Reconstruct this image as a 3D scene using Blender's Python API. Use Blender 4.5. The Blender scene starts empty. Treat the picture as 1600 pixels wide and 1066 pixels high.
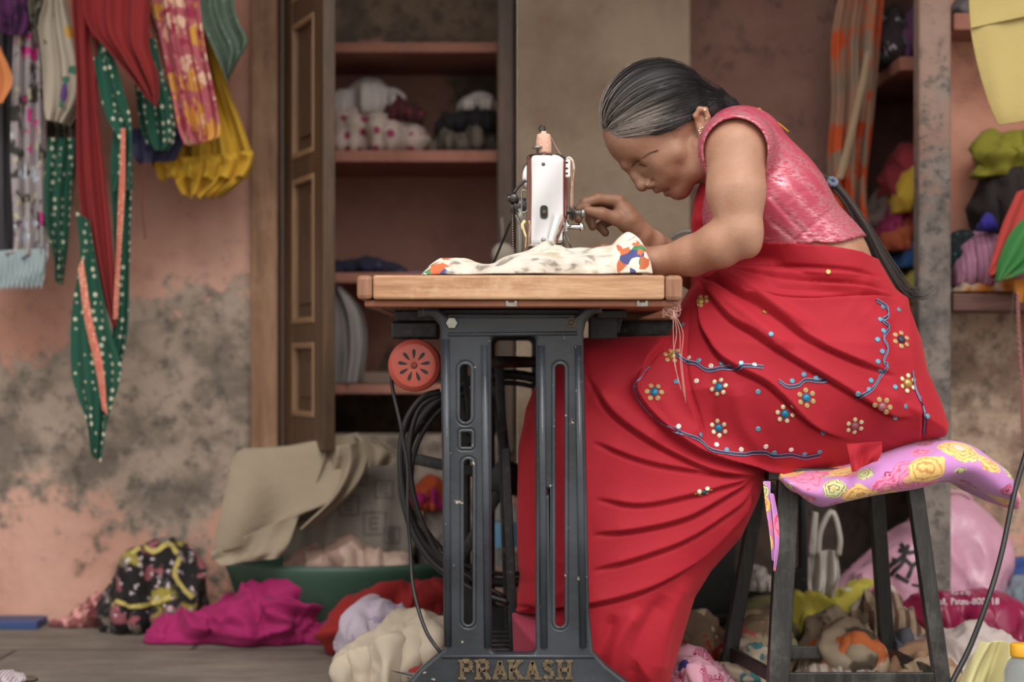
import bpy, math, random
import numpy as np
from mathutils import Vector, Matrix
from mathutils.bvhtree import BVHTree
R_ = math.radians
sc = bpy.context.scene
# ---------------------------------------------------------------- camera, world, sun, exposure
F = 2850.0; CD = 3.0; CH = 0.61; HOR = 570.0       # focal length in px, camera distance and height, horizon row
cam_d = bpy.data.cameras.new('camera'); cam = bpy.data.objects.new('camera', cam_d); sc.collection.objects.link(cam)
cam.location = (0, -CD, CH); cam.rotation_euler = (R_(90), 0, 0)
cam_d.sensor_width = 36; cam_d.lens = F / 1600 * 36; cam_d.shift_y = (HOR - 533) / 1600
cam_d.dof.use_dof = True; cam_d.dof.focus_distance = 3.14; cam_d.dof.aperture_fstop = 2.3
sc.camera = cam
w = bpy.data.worlds.new('world'); sc.world = w; w.use_nodes = True
wn = w.node_tree; bg = wn.nodes['Background']
tc = wn.nodes.new('ShaderNodeTexCoord'); sx = wn.nodes.new('ShaderNodeSeparateXYZ'); wn.links.new(tc.outputs['Generated'], sx.inputs[0])
cr = wn.nodes.new('ShaderNodeValToRGB'); wn.links.new(sx.outputs['Z'], cr.inputs[0])
cr.color_ramp.elements[0].position = 0.0; cr.color_ramp.elements[0].color = (.50, .45, .40, 1)
cr.color_ramp.elements[1].position = .35; cr.color_ramp.elements[1].color = (1.0, .97, .93, 1)
wn.links.new(cr.outputs[0], bg.inputs[0]); bg.inputs[1].default_value = 1.45
sd = bpy.data.lights.new('sun', 'SUN'); sun = bpy.data.objects.new('sun', sd); sc.collection.objects.link(sun)
sd.energy = 1.3; sd.angle = R_(30); sd.color = (1, .95, .87)
sun.rotation_euler = Vector((-.12, .80, -.85)).to_track_quat('-Z', 'Y').to_euler()
sc.view_settings.view_transform = 'Standard'; sc.view_settings.look = 'None'
sc.view_settings.exposure = 0.28; sc.view_settings.gamma = 1; sc.view_settings.use_curve_mapping = False
# ---------------------------------------------------------------- helpers
def P(px, py, Y):
    d = Y + CD
    return Vector(((px - 800) * d / F, Y, CH - (py - HOR) * d / F))
def FY(py): return CH * F / (py - HOR) - CD        # depth of the floor seen at row py
def lin(c):
    return tuple(((v / 255) / 12.92 if v / 255 <= .04045 else ((v / 255 + .055) / 1.055) ** 2.4) for v in c) + (1,)
def wloc(o):
    v = Vector((0, 0, 0))
    while o: v = v + o.location; o = o.parent
    return v
def tag(o, label, cat, group=None, kind=None):
    o['label'] = label
    if cat: o['category'] = cat
    if group: o['group'] = group
    if kind: o['kind'] = kind
    return o
def empty(name, loc, label, cat, group=None):
    o = bpy.data.objects.new(name, None); sc.collection.objects.link(o); o.location = loc; o.empty_display_size = .05
    return tag(o, label, cat, group)
def mesh(name, V, Fc, m, parent=None, smooth=True, uv=None, solid=0, bevel=0, sub=0, col=None):
    V = np.asarray(V, float).reshape(-1, 3)
    if parent is None:
        a, b = V.min(0), V.max(0); loc = Vector(((a[0] + b[0]) / 2, (a[1] + b[1]) / 2, a[2]))
        off = loc
    else: off = wloc(parent); loc = Vector((0, 0, 0))
    me = bpy.data.meshes.new(name)
    me.from_pydata((V - np.array(off)).tolist(), [], Fc if isinstance(Fc, list) else Fc.tolist())
    if uv is not None:
        ul = me.uv_layers.new(name='uv'); li = np.empty(len(me.loops), int); me.loops.foreach_get('vertex_index', li)
        ul.data.foreach_set('uv', np.asarray(uv, float)[li].ravel())
    if col is not None:
        ca = me.color_attributes.new('mask', 'FLOAT_COLOR', 'POINT'); c4 = np.ones((len(V), 4)); c4[:, :col.shape[1]] = col
        ca.data.foreach_set('color', c4.ravel())
    me.materials.append(m)
    if smooth: me.polygons.foreach_set('use_smooth', [True] * len(me.polygons))
    o = bpy.data.objects.new(name, me); sc.collection.objects.link(o)
    if parent: o.parent = parent
    o.location = loc
    if solid: s = o.modifiers.new('solid', 'SOLIDIFY'); s.thickness = solid; s.offset = 0
    if bevel:
        b = o.modifiers.new('bevel', 'BEVEL'); b.width = bevel; b.segments = 2; b.limit_method = 'ANGLE'; b.angle_limit = R_(40)
        b.harden_normals = False
    if sub: s = o.modifiers.new('sub', 'SUBSURF'); s.levels = sub; s.render_levels = sub
    me.update()
    return o
def struct(o): o['kind'] = 'structure'; return o
class MB:
    def __init__(s): s.V = []; s.F = []
    def add(s, v, f):
        n = len(s.V); s.V += [tuple(x) for x in v]; s.F += [tuple(i + n for i in q) for q in f]; return s
    def box(s, a, b):
        x0, y0, z0 = a; x1, y1, z1 = b
        return s.add([(x0,y0,z0),(x1,y0,z0),(x1,y1,z0),(x0,y1,z0),(x0,y0,z1),(x1,y0,z1),(x1,y1,z1),(x0,y1,z1)],
                     [(0,3,2,1),(4,5,6,7),(0,1,5,4),(1,2,6,5),(2,3,7,6),(3,0,4,7)])
    def bar(s, p, q, w_, h_, up=(0, 1, 0)):          # square bar from p to q
        p, q = Vector(p), Vector(q); d = (q - p).normalized(); u = Vector(up); sx_ = d.cross(u).normalized(); u = sx_.cross(d)
        vs = []
        for c in (p, q):
            for i, j in ((-1,-1),(1,-1),(1,1),(-1,1)): vs.append(c + sx_ * i * w_ / 2 + u * j * h_ / 2)
        return s.add(vs, [(0,1,2,3),(7,6,5,4),(0,4,5,1),(1,5,6,2),(2,6,7,3),(3,7,4,0)])
    def tube(s, pts, r, n=8, cap=True, flat=None):
        pts = [Vector(p) for p in pts]; m = len(pts); rr = r if hasattr(r, '__len__') else [r] * m
        t0 = (pts[1] - pts[0]).normalized(); u = t0.orthogonal().normalized(); vs = []
        for i in range(m):
            t = (pts[min(i + 1, m - 1)] - pts[max(i - 1, 0)]).normalized()
            u = (u - t * u.dot(t)).normalized(); v = t.cross(u)
            for k in range(n):
                a = 2 * math.pi * k / n; vs.append(pts[i] + (u * math.cos(a) + v * math.sin(a)) * rr[i])
        fs = [(i * n + k, i * n + (k + 1) % n, (i + 1) * n + (k + 1) % n, (i + 1) * n + k) for i in range(m - 1) for k in range(n)]
        if cap: fs += [tuple(range(n - 1, -1, -1)), tuple((m - 1) * n + k for k in range(n))]
        return s.add(vs, fs)
    def lathe(s, c, prof, axis='z', n=24, cap=True):   # prof [(r, h)]
        c = Vector(c); vs = []
        for r, h in prof:
            for k in range(n):
                a = 2 * math.pi * k / n; x, y = r * math.cos(a), r * math.sin(a)
                vs.append(c + (Vector((x, y, h)) if axis == 'z' else Vector((x, h, y)) if axis == 'y' else Vector((h, x, y))))
        m = len(prof)
        fs = [(i * n + k, i * n + (k + 1) % n, (i + 1) * n + (k + 1) % n, (i + 1) * n + k) for i in range(m - 1) for k in range(n)]
        if cap: fs += [tuple(range(n - 1, -1, -1)), tuple((m - 1) * n + k for k in range(n))]
        return s.add(vs, fs)
    def torus(s, c, R, r, axis='y', n=48, k=10, sy=1):
        c = Vector(c); vs = []
        for i in range(n):
            a = 2 * math.pi * i / n
            for j in range(k):
                b = 2 * math.pi * j / k; q = R + r * math.cos(b); h = r * math.sin(b) * sy
                x, z = q * math.cos(a), q * math.sin(a)
                vs.append(c + (Vector((x, h, z)) if axis == 'y' else Vector((h, x, z)) if axis == 'x' else Vector((x, z, h))))
        return s.add(vs, [(i * k + j, ((i + 1) % n) * k + j, ((i + 1) % n) * k + (j + 1) % k, i * k + (j + 1) % k) for i in range(n) for j in range(k)])
    def ball(s, c, r, n=10):
        c = Vector(c); rr = r if hasattr(r, '__len__') else (r, r, r); m = max(4, n // 2 + 1)
        return s.lathe2(c, rr, n, m)
    def lathe2(s, c, rr, n, m):
        vs = []
        for i in range(m + 1):
            t = math.pi * (i + .02) / (m + .04)
            for k in range(n):
                a = 2 * math.pi * k / n
                vs.append(c + Vector((rr[0] * math.sin(t) * math.cos(a), rr[1] * math.sin(t) * math.sin(a), rr[2] * math.cos(t))))
        fs = [(i * n + (k + 1) % n, i * n + k, (i + 1) * n + k, (i + 1) * n + (k + 1) % n) for i in range(m) for k in range(n)]
        fs += [tuple(range(n)), tuple(m * n + k for k in range(n - 1, -1, -1))]
        return s.add(vs, fs)
    def build(s, name, m, parent=None, **k): return mesh(name, s.V, s.F, m, parent, **k)
def spline(pts, n):
    pts = [np.array(p, float) for p in pts]
    if len(pts) == 2: return [Vector(pts[0] + (pts[1] - pts[0]) * t) for t in np.linspace(0, 1, n)]
    q = [2 * pts[0] - pts[1]] + pts + [2 * pts[-1] - pts[-2]]; out = []
    for t in np.linspace(0, len(pts) - 1 - 1e-6, n):
        i = int(t); f = t - i; a, b, c, d = q[i:i + 4]
        v = .5 * (2 * b + (c - a) * f + (2 * a - 5 * b + 4 * c - d) * f * f + (3 * b - a - 3 * c + d) * f ** 3)
        out.append(Vector(v) if len(v) == 3 else v)
    return out
def holed(name, outer, holes, y0, y1, m, parent, bev=.003):
    """plate in the XZ plane with holes, thickness y0..y1, rounded edges"""
    cu = bpy.data.curves.new(name, 'CURVE'); cu.dimensions = '2D'; cu.fill_mode = 'BOTH'
    cu.extrude = (y1 - y0) / 2 - bev; cu.bevel_depth = bev; cu.bevel_resolution = 2; cu.offset = -bev
    for lp in [outer] + holes:
        s = cu.splines.new('POLY'); s.points.add(len(lp) - 1)
        for p, q in zip(s.points, lp): p.co = (q[0], q[1], 0, 1)
        s.use_cyclic_u = True
    o = bpy.data.objects.new('t', cu); sc.collection.objects.link(o)
    me = bpy.data.meshes.new_from_object(o.evaluated_get(bpy.context.evaluated_depsgraph_get()))
    V = np.empty(len(me.vertices) * 3); me.vertices.foreach_get('co', V); V = V.reshape(-1, 3)
    Fc = [tuple(p.vertices) for p in me.polygons]
    bpy.data.objects.remove(o); bpy.data.curves.remove(cu)
    W = np.stack([V[:, 0], (y0 + y1) / 2 - V[:, 2] * 1.0, V[:, 1]], 1)
    ob = mesh(name, W, Fc, m, parent, smooth=True)
    ob.data.set_sharp_from_angle(angle=R_(50)); return ob
def rrect(x0, z0, x1, z1, r, n=5):
    out = []
    for cx, cz, a0 in ((x1 - r, z1 - r, 0), (x0 + r, z1 - r, 90), (x0 + r, z0 + r, 180), (x1 - r, z0 + r, 270)):
        for i in range(n + 1):
            a = R_(a0 + 90 * i / n); out.append((cx + r * math.cos(a), cz + r * math.sin(a)))
    return out
# ---- noise on numpy arrays
def vnoise(X, Y, Z, seed=0):
    r = np.random.RandomState(seed).rand(4096).astype(np.float32)
    xi, yi, zi = np.floor(X).astype(int), np.floor(Y).astype(int), np.floor(Z).astype(int)
    fx, fy, fz = X - xi, Y - yi, Z - zi
    fx, fy, fz = [f * f * (3 - 2 * f) for f in (fx, fy, fz)]
    def h(a, b, c): return r[(a * 73 + b * 1571 + c * 3181 + (a * b) % 97 * 11) % 4096]
    o = 0
    for a in (0, 1):
        for b in (0, 1):
            for c in (0, 1):
                o = o + h(xi + a, yi + b, zi + c) * (fx if a else 1 - fx) * (fy if b else 1 - fy) * (fz if c else 1 - fz)
    return o * 2 - 1
# ---------------------------------------------------------------- materials
def N(nt, t, props=None, **ins):
    n = nt.nodes.new('ShaderNode' + t)
    for k, v in (props or {}).items(): setattr(n, k, v)
    for k, v in ins.items():
        s = n.inputs[int(k[1:])] if k[0] == 'i' and k[1:].isdigit() else n.inputs[k.replace('_', ' ')]
        if isinstance(v, bpy.types.NodeSocket): nt.links.new(v, s)
        else: s.default_value = v
    return n
def mth(nt, op, a, b=None, c=None):
    k = {'i0': a}
    if b is not None: k['i1'] = b
    if c is not None: k['i2'] = c
    return N(nt, 'Math', {'operation': op}, **k).outputs[0]
def mix(nt, f, a, b, bt='MIX'): return N(nt, 'MixRGB', {'blend_type': bt}, Fac=f, Color1=a, Color2=b).outputs[0]
def ramp(nt, f, stops, interp='LINEAR'):
    n = N(nt, 'ValToRGB', Fac=f); e = n.color_ramp; e.interpolation = interp
    while len(e.elements) < len(stops): e.elements.new(.5)
    for el, (p, c) in zip(e.elements, stops):
        el.position = p; el.color = c if len(c) == 4 else lin(c)
    return n.outputs[0]
def step(nt, f, a, b): return N(nt, 'MapRange', {'interpolation_type': 'SMOOTHSTEP'}, i0=f, i1=a, i2=b, i3=0., i4=1.).outputs[0]
def newmat(name):
    m = bpy.data.materials.new(name); m.use_nodes = True; nt = m.node_tree
    return m, nt, nt.nodes['Principled BSDF']
def coords(nt, kind='Object'):
    return N(nt, 'TexCoord').outputs[kind] if kind != 'World' else N(nt, 'NewGeometry').outputs['Position']
MC = {}
def cloth(name, base, layers=(), rough=.85, weave=0, mott=.18, sheen=.04, crd='Object', wr=.15, metal=0, spec=.3, trans=0):
    """fabric; layers = (kind, colour, scale, size[, density]); kind blob / dot / ring / stripe / noise / leaf"""
    if name in MC: return MC[name]
    m, nt, b = newmat(name); co = coords(nt, crd)
    nz = N(nt, 'TexNoise', Vector=co, Scale=14., Detail=4.)
    g_ = sum(base) / 3; base = tuple(v + (g_ - v) * .10 for v in base)
    colr = mix(nt, mth(nt, 'MULTIPLY', nz.outputs[0], mott * 1.6), lin(base), tuple(c * .45 for c in lin(base)[:3]) + (1,))
    for k, L in enumerate(layers):
        kind, c, scl, size = L[:4]; den = L[4] if len(L) > 4 else 1
        off = N(nt, 'VectorMath', {'operation': 'ADD'}, i0=co, i1=(k * 3.7, k * 1.3, k * 2.1)).outputs[0]
        if kind in ('blob', 'leaf', 'ring', 'flower'):
            wn_ = N(nt, 'TexNoise', Vector=off, Scale=scl * 2.2, Detail=2.)
            off = N(nt, 'VectorMath', {'operation': 'MULTIPLY_ADD'}, i0=N(nt, 'VectorMath', {'operation': 'SUBTRACT'}, i0=wn_.outputs['Color'], i1=(.5, .5, .5)).outputs[0],
                    i1=(1.3 / scl,) * 3, i2=off).outputs[0]
        if kind == 'stripe':
            wv = N(nt, 'TexWave', {'bands_direction': 'DIAGONAL' if den == 2 else 'X' if den == 1 else 'Z'}, Vector=off, Scale=scl, Distortion=1.5, Detail=1.)
            f = step(nt, wv.outputs['Fac'], 1 - size - .08, 1 - size + .08)
        elif kind == 'noise':
            wv = N(nt, 'TexNoise', Vector=off, Scale=scl, Detail=4.)
            f = step(nt, wv.outputs[0], 1 - size - .03, 1 - size + .03)
        else:
            vo = N(nt, 'TexVoronoi', Vector=off, Scale=scl, Randomness=.35 if kind == 'dot' else 1.)
            d = vo.outputs['Distance']; f = mth(nt, 'SUBTRACT', 1., step(nt, d, size * .85, size * 1.1))
            if kind == 'ring': f = mth(nt, 'MULTIPLY', f, step(nt, d, size * .55, size * .7))
            if kind == 'leaf':
                wv = N(nt, 'TexWave', Vector=off, Scale=scl * 5, Distortion=3.); f = mth(nt, 'MULTIPLY', f, step(nt, wv.outputs['Fac'], .25, .45))
            if den < 1: f = mth(nt, 'MULTIPLY', f, mth(nt, 'LESS_THAN', N(nt, 'SeparateColor', Color=vo.outputs['Color']).outputs[0], den))
        colr = mix(nt, f, colr, lin(c))
    nt.links.new(colr, b.inputs['Base Color']); b.inputs['Roughness'].default_value = rough
    b.inputs['Sheen Weight'].default_value = sheen; b.inputs['Specular IOR Level'].default_value = spec; b.inputs['Metallic'].default_value = metal
    if trans: b.inputs['Transmission Weight'].default_value = trans
    hs = mth(nt, 'MULTIPLY', N(nt, 'TexNoise', Vector=co, Scale=30., Detail=3.).outputs[0], 1.)
    bp = N(nt, 'Bump', Height=hs, Strength=wr, Distance=.01)
    if weave:
        u = N(nt, 'TexWave', {'bands_direction': 'X'}, Vector=co, Scale=weave, Distortion=.6).outputs['Fac']
        v = N(nt, 'TexWave', {'bands_direction': 'Z'}, Vector=co, Scale=weave, Distortion=.6).outputs['Fac']
        bp = N(nt, 'Bump', Height=mth(nt, 'ADD', u, v), Strength=.25, Distance=.002, Normal=bp.outputs[0])
    nt.links.new(bp.outputs[0], b.inputs['Normal'])
    MC[name] = m; return m
def simple(name, base, rough=.5, metal=0, mott=.1, bump=0, bscale=60, spec=.5, coat=0, alpha=0):
    if name in MC: return MC[name]
    m, nt, b = newmat(name); co = coords(nt)
    nz = N(nt, 'TexNoise', Vector=co, Scale=bscale, Detail=4.)
    colr = mix(nt, mth(nt, 'MULTIPLY', nz.outputs[0], mott * 1.6), lin(base), tuple(c * .4 for c in lin(base)[:3]) + (1,))
    nt.links.new(colr, b.inputs['Base Color'])
    b.inputs['Roughness'].default_value = rough; b.inputs['Metallic'].default_value = metal
    b.inputs['Specular IOR Level'].default_value = spec; b.inputs['Coat Weight'].default_value = coat
    if alpha: b.inputs['Transmission Weight'].default_value = alpha
    if bump:
        bp = N(nt, 'Bump', Height=nz.outputs[0], Strength=bump, Distance=.004); nt.links.new(bp.outputs[0], b.inputs['Normal'])
    MC[name] = m; return m
def plaster(name, stages, scale=1.6, dirt=.5, seed=0., bands=None, bump=.4):
    """painted plaster; stages = colour list of paint patches; bands = [(z, amount)] where damp has eaten the paint"""
    m, nt, b = newmat(name); po = coords(nt, 'World')
    po = N(nt, 'VectorMath', {'operation': 'ADD'}, i0=po, i1=(seed, 0, 0)).outputs[0]
    sp = N(nt, 'SeparateXYZ', Vector=po); z = sp.outputs['Z']
    big = N(nt, 'TexNoise', Vector=po, Scale=scale, Detail=6., Roughness=.6).outputs[0]
    med = N(nt, 'TexNoise', Vector=po, Scale=scale * 4, Detail=8., Roughness=.65).outputs[0]
    fin = N(nt, 'TexNoise', Vector=po, Scale=scale * 14, Detail=8., Roughness=.7).outputs[0]
    colr = mix(nt, step(nt, big, .38, .62), lin(stages[0]), lin(stages[1]))
    if bands:
        zz = mth(nt, 'ADD', z, mth(nt, 'MULTIPLY', mth(nt, 'SUBTRACT', big, .5), .9))
        zz = mth(nt, 'ADD', zz, mth(nt, 'MULTIPLY', mth(nt, 'SUBTRACT', med, .5), .35))
        amt = ramp(nt, mth(nt, 'DIVIDE', zz, 1.6), [(p / 1.6, (a, a, a, 1)) for p, a in bands])
        g = mix(nt, step(nt, med, .40, .60), lin(stages[2]), lin(stages[3]))
        g = mix(nt, mth(nt, 'MULTIPLY', step(nt, fin, .50, .64), .75), g, lin(stages[4]))
        k = step(nt, mth(nt, 'ADD', amt, mth(nt, 'MULTIPLY', mth(nt, 'SUBTRACT', fin, .5), .95)), .41, .64)
        colr = mix(nt, k, colr, g)
    dd = step(nt, mth(nt, 'ADD', mth(nt, 'MULTIPLY', med, .6), mth(nt, 'MULTIPLY', fin, .4)), .52, .68)
    colr = mix(nt, mth(nt, 'MULTIPLY', dd, dirt), colr, lin(stages[-1]))
    colr = mix(nt, mth(nt, 'MULTIPLY', fin, .35), colr, mix(nt, .5, colr, (0, 0, 0, 1)))
    nt.links.new(colr, b.inputs['Base Color']); b.inputs['Roughness'].default_value = .9
    bp = N(nt, 'Bump', Height=mth(nt, 'ADD', med, mth(nt, 'MULTIPLY', fin, .6)), Strength=bump, Distance=.02)
    nt.links.new(bp.outputs[0], b.inputs['Normal']); return m
def wood(name, c0, c1, c2, axis='X', scale=3., rough=.6, wear=.5, worn=(215, 180, 140)):
    m, nt, b = newmat(name); co = coords(nt)
    mp = N(nt, 'Mapping', Vector=co, Scale={'X': (1, 9, 9), 'Y': (9, 1, 9), 'Z': (9, 9, 1)}[axis]).outputs[0]
    a = N(nt, 'TexNoise', Vector=mp, Scale=scale, Detail=8., Roughness=.65).outputs[0]
    a2 = N(nt, 'TexNoise', Vector=mp, Scale=scale * 6, Detail=4., Roughness=.6).outputs[0]
    colr = ramp(nt, mth(nt, 'ADD', mth(nt, 'MULTIPLY', a, .7), mth(nt, 'MULTIPLY', a2, .3)), [(.34, c0), (.5, c1), (.66, c2)])
    bl = N(nt, 'TexNoise', Vector=co, Scale=6., Detail=6., Roughness=.7).outputs[0]
    colr = mix(nt, mth(nt, 'MULTIPLY', step(nt, bl, .5, .68), wear), colr, lin(worn))
    nt.links.new(colr, b.inputs['Base Color']); b.inputs['Roughness'].default_value = rough
    bp = N(nt, 'Bump', Height=a2, Strength=.3, Distance=.003); nt.links.new(bp.outputs[0], b.inputs['Normal']); return m
def castiron(name, base, hi, rough=.38, plain=False):
    m, nt, b = newmat(name); co = coords(nt)
    nz = N(nt, 'TexNoise', Vector=co, Scale=70., Detail=6.).outputs[0]; n2 = N(nt, 'TexNoise', Vector=co, Scale=9., Detail=5.).outputs[0]
    pt = N(nt, 'NewGeometry').outputs['Pointiness']
    e = 0. if plain else step(nt, mth(nt, 'ADD', pt, mth(nt, 'MULTIPLY', mth(nt, 'SUBTRACT', nz, .5), .22)), .56, .68)
    colr = mix(nt, step(nt, n2, .35, .7), lin(base), tuple(c * 1.9 for c in lin(base)[:3]) + (1,))
    colr = mix(nt, step(nt, nz, .68, .72), colr, lin(hi))
    colr = colr if plain else mix(nt, mth(nt, 'MULTIPLY', e, .75), colr, lin(hi))
    nt.links.new(colr, b.inputs['Base Color']); b.inputs['Roughness'].default_value = rough
    nt.links.new(N(nt, 'MapRange', i0=n2, i1=.3, i2=.7, i3=rough - .1, i4=rough + .2).outputs[0], b.inputs['Roughness'])
    bp = N(nt, 'Bump', Height=nz, Strength=.25, Distance=.002); nt.links.new(bp.outputs[0], b.inputs['Normal']); return m
# ---------------------------------------------------------------- cloth shapes
def gridmesh(name, G, m, parent=None, solid=.003, sub=1, su=1, sv=1, **k):
    ny, nx = G.shape[:2]; V = G.reshape(-1, 3)
    idx = np.arange(nx * ny).reshape(ny, nx)
    Fc = np.stack([idx[:-1, :-1], idx[:-1, 1:], idx[1:, 1:], idx[1:, :-1]], -1).reshape(-1, 4)
    u, v = np.meshgrid(np.linspace(0, su, nx), np.linspace(0, sv, ny))
    return mesh(name, V, Fc, m, parent, uv=np.stack([u.ravel(), v.ravel()], 1), solid=solid, sub=sub, **k)
def gnormals(G):
    du = np.gradient(G, axis=1); dv = np.gradient(G, axis=0); n = np.cross(du, dv)
    return n / (np.linalg.norm(n, axis=-1, keepdims=True) + 1e-9)
def folds(Q, seed, fr):
    """creased cloth relief in about 0..1 for points Q (…,3)"""
    rs = np.random.RandomState(seed); o = 0; amp = 1.; tot = 0
    for k in range(3):
        a = rs.randn(3, 3); a, _ = np.linalg.qr(a); S = a * np.array([1., .45, 1.])[None]; q = Q @ S * fr * (2.05 ** k) + rs.rand(3) * 50
        wx = vnoise(q[..., 0] * .7 + 9, q[..., 1] * .7, q[..., 2] * .7, seed + 5 + k) * 1.1
        r = 1 - np.abs(vnoise(q[..., 0] + wx, q[..., 1] - wx, q[..., 2] + wx * .5, seed + k)) * 2.1
        o = o + amp * np.clip(r, 0, 1) ** 1.3; tot += amp; amp *= .42
        if k < 2:
            q2 = q * 1.35 + 17; n2 = vnoise(q2[..., 0] - wx, q2[..., 1] + wx * .6, q2[..., 2] + wx, seed + 9 + k); o = o - .34 * amp * np.exp(-np.abs(n2) * 16)
    return o / tot
def heap(name, px0, px1, pyt, pyb, m, label, Y=None, depth=.25, base=None, n=60, slack=1.3, seed=1, cat='cloth', group=None, solid=0, peak=.5, parent=None, prof=None, fr=None, amp=1., lean=.42, **kw):
    """crumpled heap of cloth resting on a surface; prof = its top edge in picture px (at the depth of its ridge)"""
    if Y is None: Y = min(FY(pyb), 1.34 - depth)
    if base is None: base = 0.0
    nx = int(n * 1.6); ny = n; rs = np.random.RandomState(seed); yr = Y + depth * lean
    a = P(px0, pyb, yr).x; b = P(px1, pyb, yr).x; wx = b - a
    if prof is None:
        prof = [(px0, pyb - (pyb - pyt) * .12)]
        for t in (.12, .28, .42, .58, .72, .88):
            e = max(0, 1 - (abs(t - peak) / max(peak, 1 - peak)) ** 2.2) ** .6; prof.append((px0 + (px1 - px0) * t, pyb - (pyb - pyt) * min(1, e * (1 if abs(t - peak) < .17 else rs.uniform(.72, 1)))))
        prof.append((px1, pyb - (pyb - pyt) * .12))
    sp_ = spline(prof, 120); sx_ = np.array([q[0] for q in sp_]); sz = np.array([P(q[0], q[1], yr).z - base for q in sp_])
    G = np.zeros((ny, nx, 3)); U = np.linspace(0, 1, nx); T = np.linspace(0, 1, ny); hmax = sz.max()
    o_ = np.argsort(sx_); hh = np.interp(px0 + (px1 - px0) * U, sx_[o_], sz[o_]); hh = np.maximum(hh, .006)
    A = min(hmax * .38, .045) * amp
    for j, t in enumerate(T):
        ang = math.pi * t; c_, s_ = math.cos(ang), math.sin(ang)
        d0 = depth * (.5 + .0 * U) * (np.clip(np.sin(math.pi * np.clip(U, .0, 1)), 0, 1) ** .35 * .75 + .25)
        yy = yr + (-(yr - Y) if c_ > 0 else -(Y + depth - yr)) * abs(c_) ** .8 * np.sign(c_) * (d0 / (depth * .5)) * (1 if c_ > 0 else 1)
        eg = 1 + .16 * abs(c_) * np.sin(U * (13 + seed % 5) + seed) + .10 * abs(c_) * np.sin(U * 31 + seed * 2)
        yy = yr + (yy - yr) * eg
        G[j, :, 0] = a + wx * U; G[j, :, 1] = yy; G[j, :, 2] = base + .003 + np.maximum(hh - A * .75, hh * .35) * abs(s_) ** .62
    Nn = gnormals(G); 
    if Nn[ny // 2, nx // 2, 2] < 0: Nn = -Nn
    fq = fr or 1.5 / max(.05, min(hmax * 1.1, .14)); D = folds(G, seed, fq); E = np.clip((G[..., 2] - base) / (hmax * .25 + 1e-6), .25, 1)
    G = G + Nn * (D * A * E)[..., None]
    sw = vnoise(G[..., 0] * fq * .6, G[..., 1] * fq * .6, G[..., 2] * fq * .6, seed + 3)
    G[..., 0] += sw * A * .5; G[..., 2] = np.maximum(G[..., 2], base + .002); G[0, :, 2] = G[-1, :, 2] = base + .002
    k = (hmax) / max(1e-6, G[..., 2].max() - base); G[..., 2] = base + .002 + (G[..., 2] - base - .002) * k
    V = G.reshape(-1, 3); idx = np.arange(nx * ny).reshape(ny, nx)
    Fc = np.stack([idx[:-1, :-1], idx[:-1, 1:], idx[1:, 1:], idx[1:, :-1]], -1).reshape(-1, 4).tolist()
    Fc += [tuple(idx[0, ::-1]) + tuple(idx[-1, :])] if False else []
    Fc += [tuple(int(x) for x in idx[:, 0]), tuple(int(x) for x in idx[::-1, -1])]
    Fc += [(int(idx[0, i]), int(idx[-1, i]), int(idx[-1, i + 1]), int(idx[0, i + 1])) for i in range(nx - 1)]
    u, v = np.meshgrid(U * wx * 3, T * depth * 3)
    o = mesh(name, V, Fc, m, parent, uv=np.stack([u.ravel(), v.ravel()], 1))
    if parent is None: tag(o, label, cat, group)
    return o
def hang(name, L, Rr, Y, m, label=None, cat='garment', pleats=4, amp=.012, nu=40, nv=44, seed=0, parent=None, solid=.002, group=None, wob=1.0, flare=0., dY=None, hem=0):
    """hanging cloth between a left and a right edge curve given in picture px at depth Y"""
    rs = np.random.RandomState(seed); A = spline(L, nv); B = spline(Rr, nv); G = np.zeros((nv, nu, 3)); ph = rs.rand(6) * 6
    for j in range(nv):
        v = j / (nv - 1); l, r = A[j], B[j]
        for i in range(nu):
            u = i / (nu - 1); px = l[0] + (r[0] - l[0]) * u; py = l[1] + (r[1] - l[1]) * u
            py += hem * v * v * math.sin(6.28 * pleats * u + ph[0])
            k = amp * (.45 + .75 * v + flare * v) * (math.sin(2 * math.pi * pleats * (u + .05 * wob * math.sin(3 * v + ph[1])) + ph[0]) + .5 * math.sin(2 * math.pi * pleats * 2.3 * u + ph[2] + 2.5 * v * wob) + .4 * math.sin(7 * v + ph[3] + 5 * u))
            yy = Y + k + (dY(u, v) if dY else 0)
            G[j, i] = P(px, py, Y) + Vector((0, yy - Y, 0))
    o = gridmesh(name, G, m, parent, solid=solid, su=1, sv=2)
    if label: tag(o, label, cat, group)
    return o
def cable(name, pts, r, m, label, cat='cable', n=60, parent=None, group=None):
    o = MB().tube(spline(pts, n), r, 8).build(name, m, parent)
    if parent is None: tag(o, label, cat, group)
    return o
# ---------------------------------------------------------------- the room
PINK = (205, 142, 120); 
m_wall = plaster('pink_damp_plaster', [(206,162,146), (190,140,122), (170,152,138), (120,108,98), (92,86,80), (88,80,72)], 1.7, .35, 0., [(0., .30), (.14, .38), (.30, .62), (.42, .95), (.60, .95), (.72, .50), (.84, .12), (1.1, 0.)])
m_niche = plaster('niche_plaster', [(192,148,134), (174,130,118), (150,130,112), (110,98,88), (90,80,72), (120,96,84)], 2.2, .3, 3., [(0., 1.), (.5, .95), (.66, .2), (1.3, .1), (1.45, .8), (1.6, .7)])
m_pillar = plaster('grey_plaster', [(146,128,110), (122,104,88), (160,142,124), (118,100,86), (100,84,72), (132,96,80)], 2.4, .65, 8.)
m_rwall = plaster('red_grey_plaster', [(148,114,102), (134,98,88), (120,98,88), (98,84,78), (80,72,68), (74,66,62)], 2.8, .75, 5., [(0., .9), (1.0, .6), (1.2, .3), (1.6, .3)])
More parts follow.
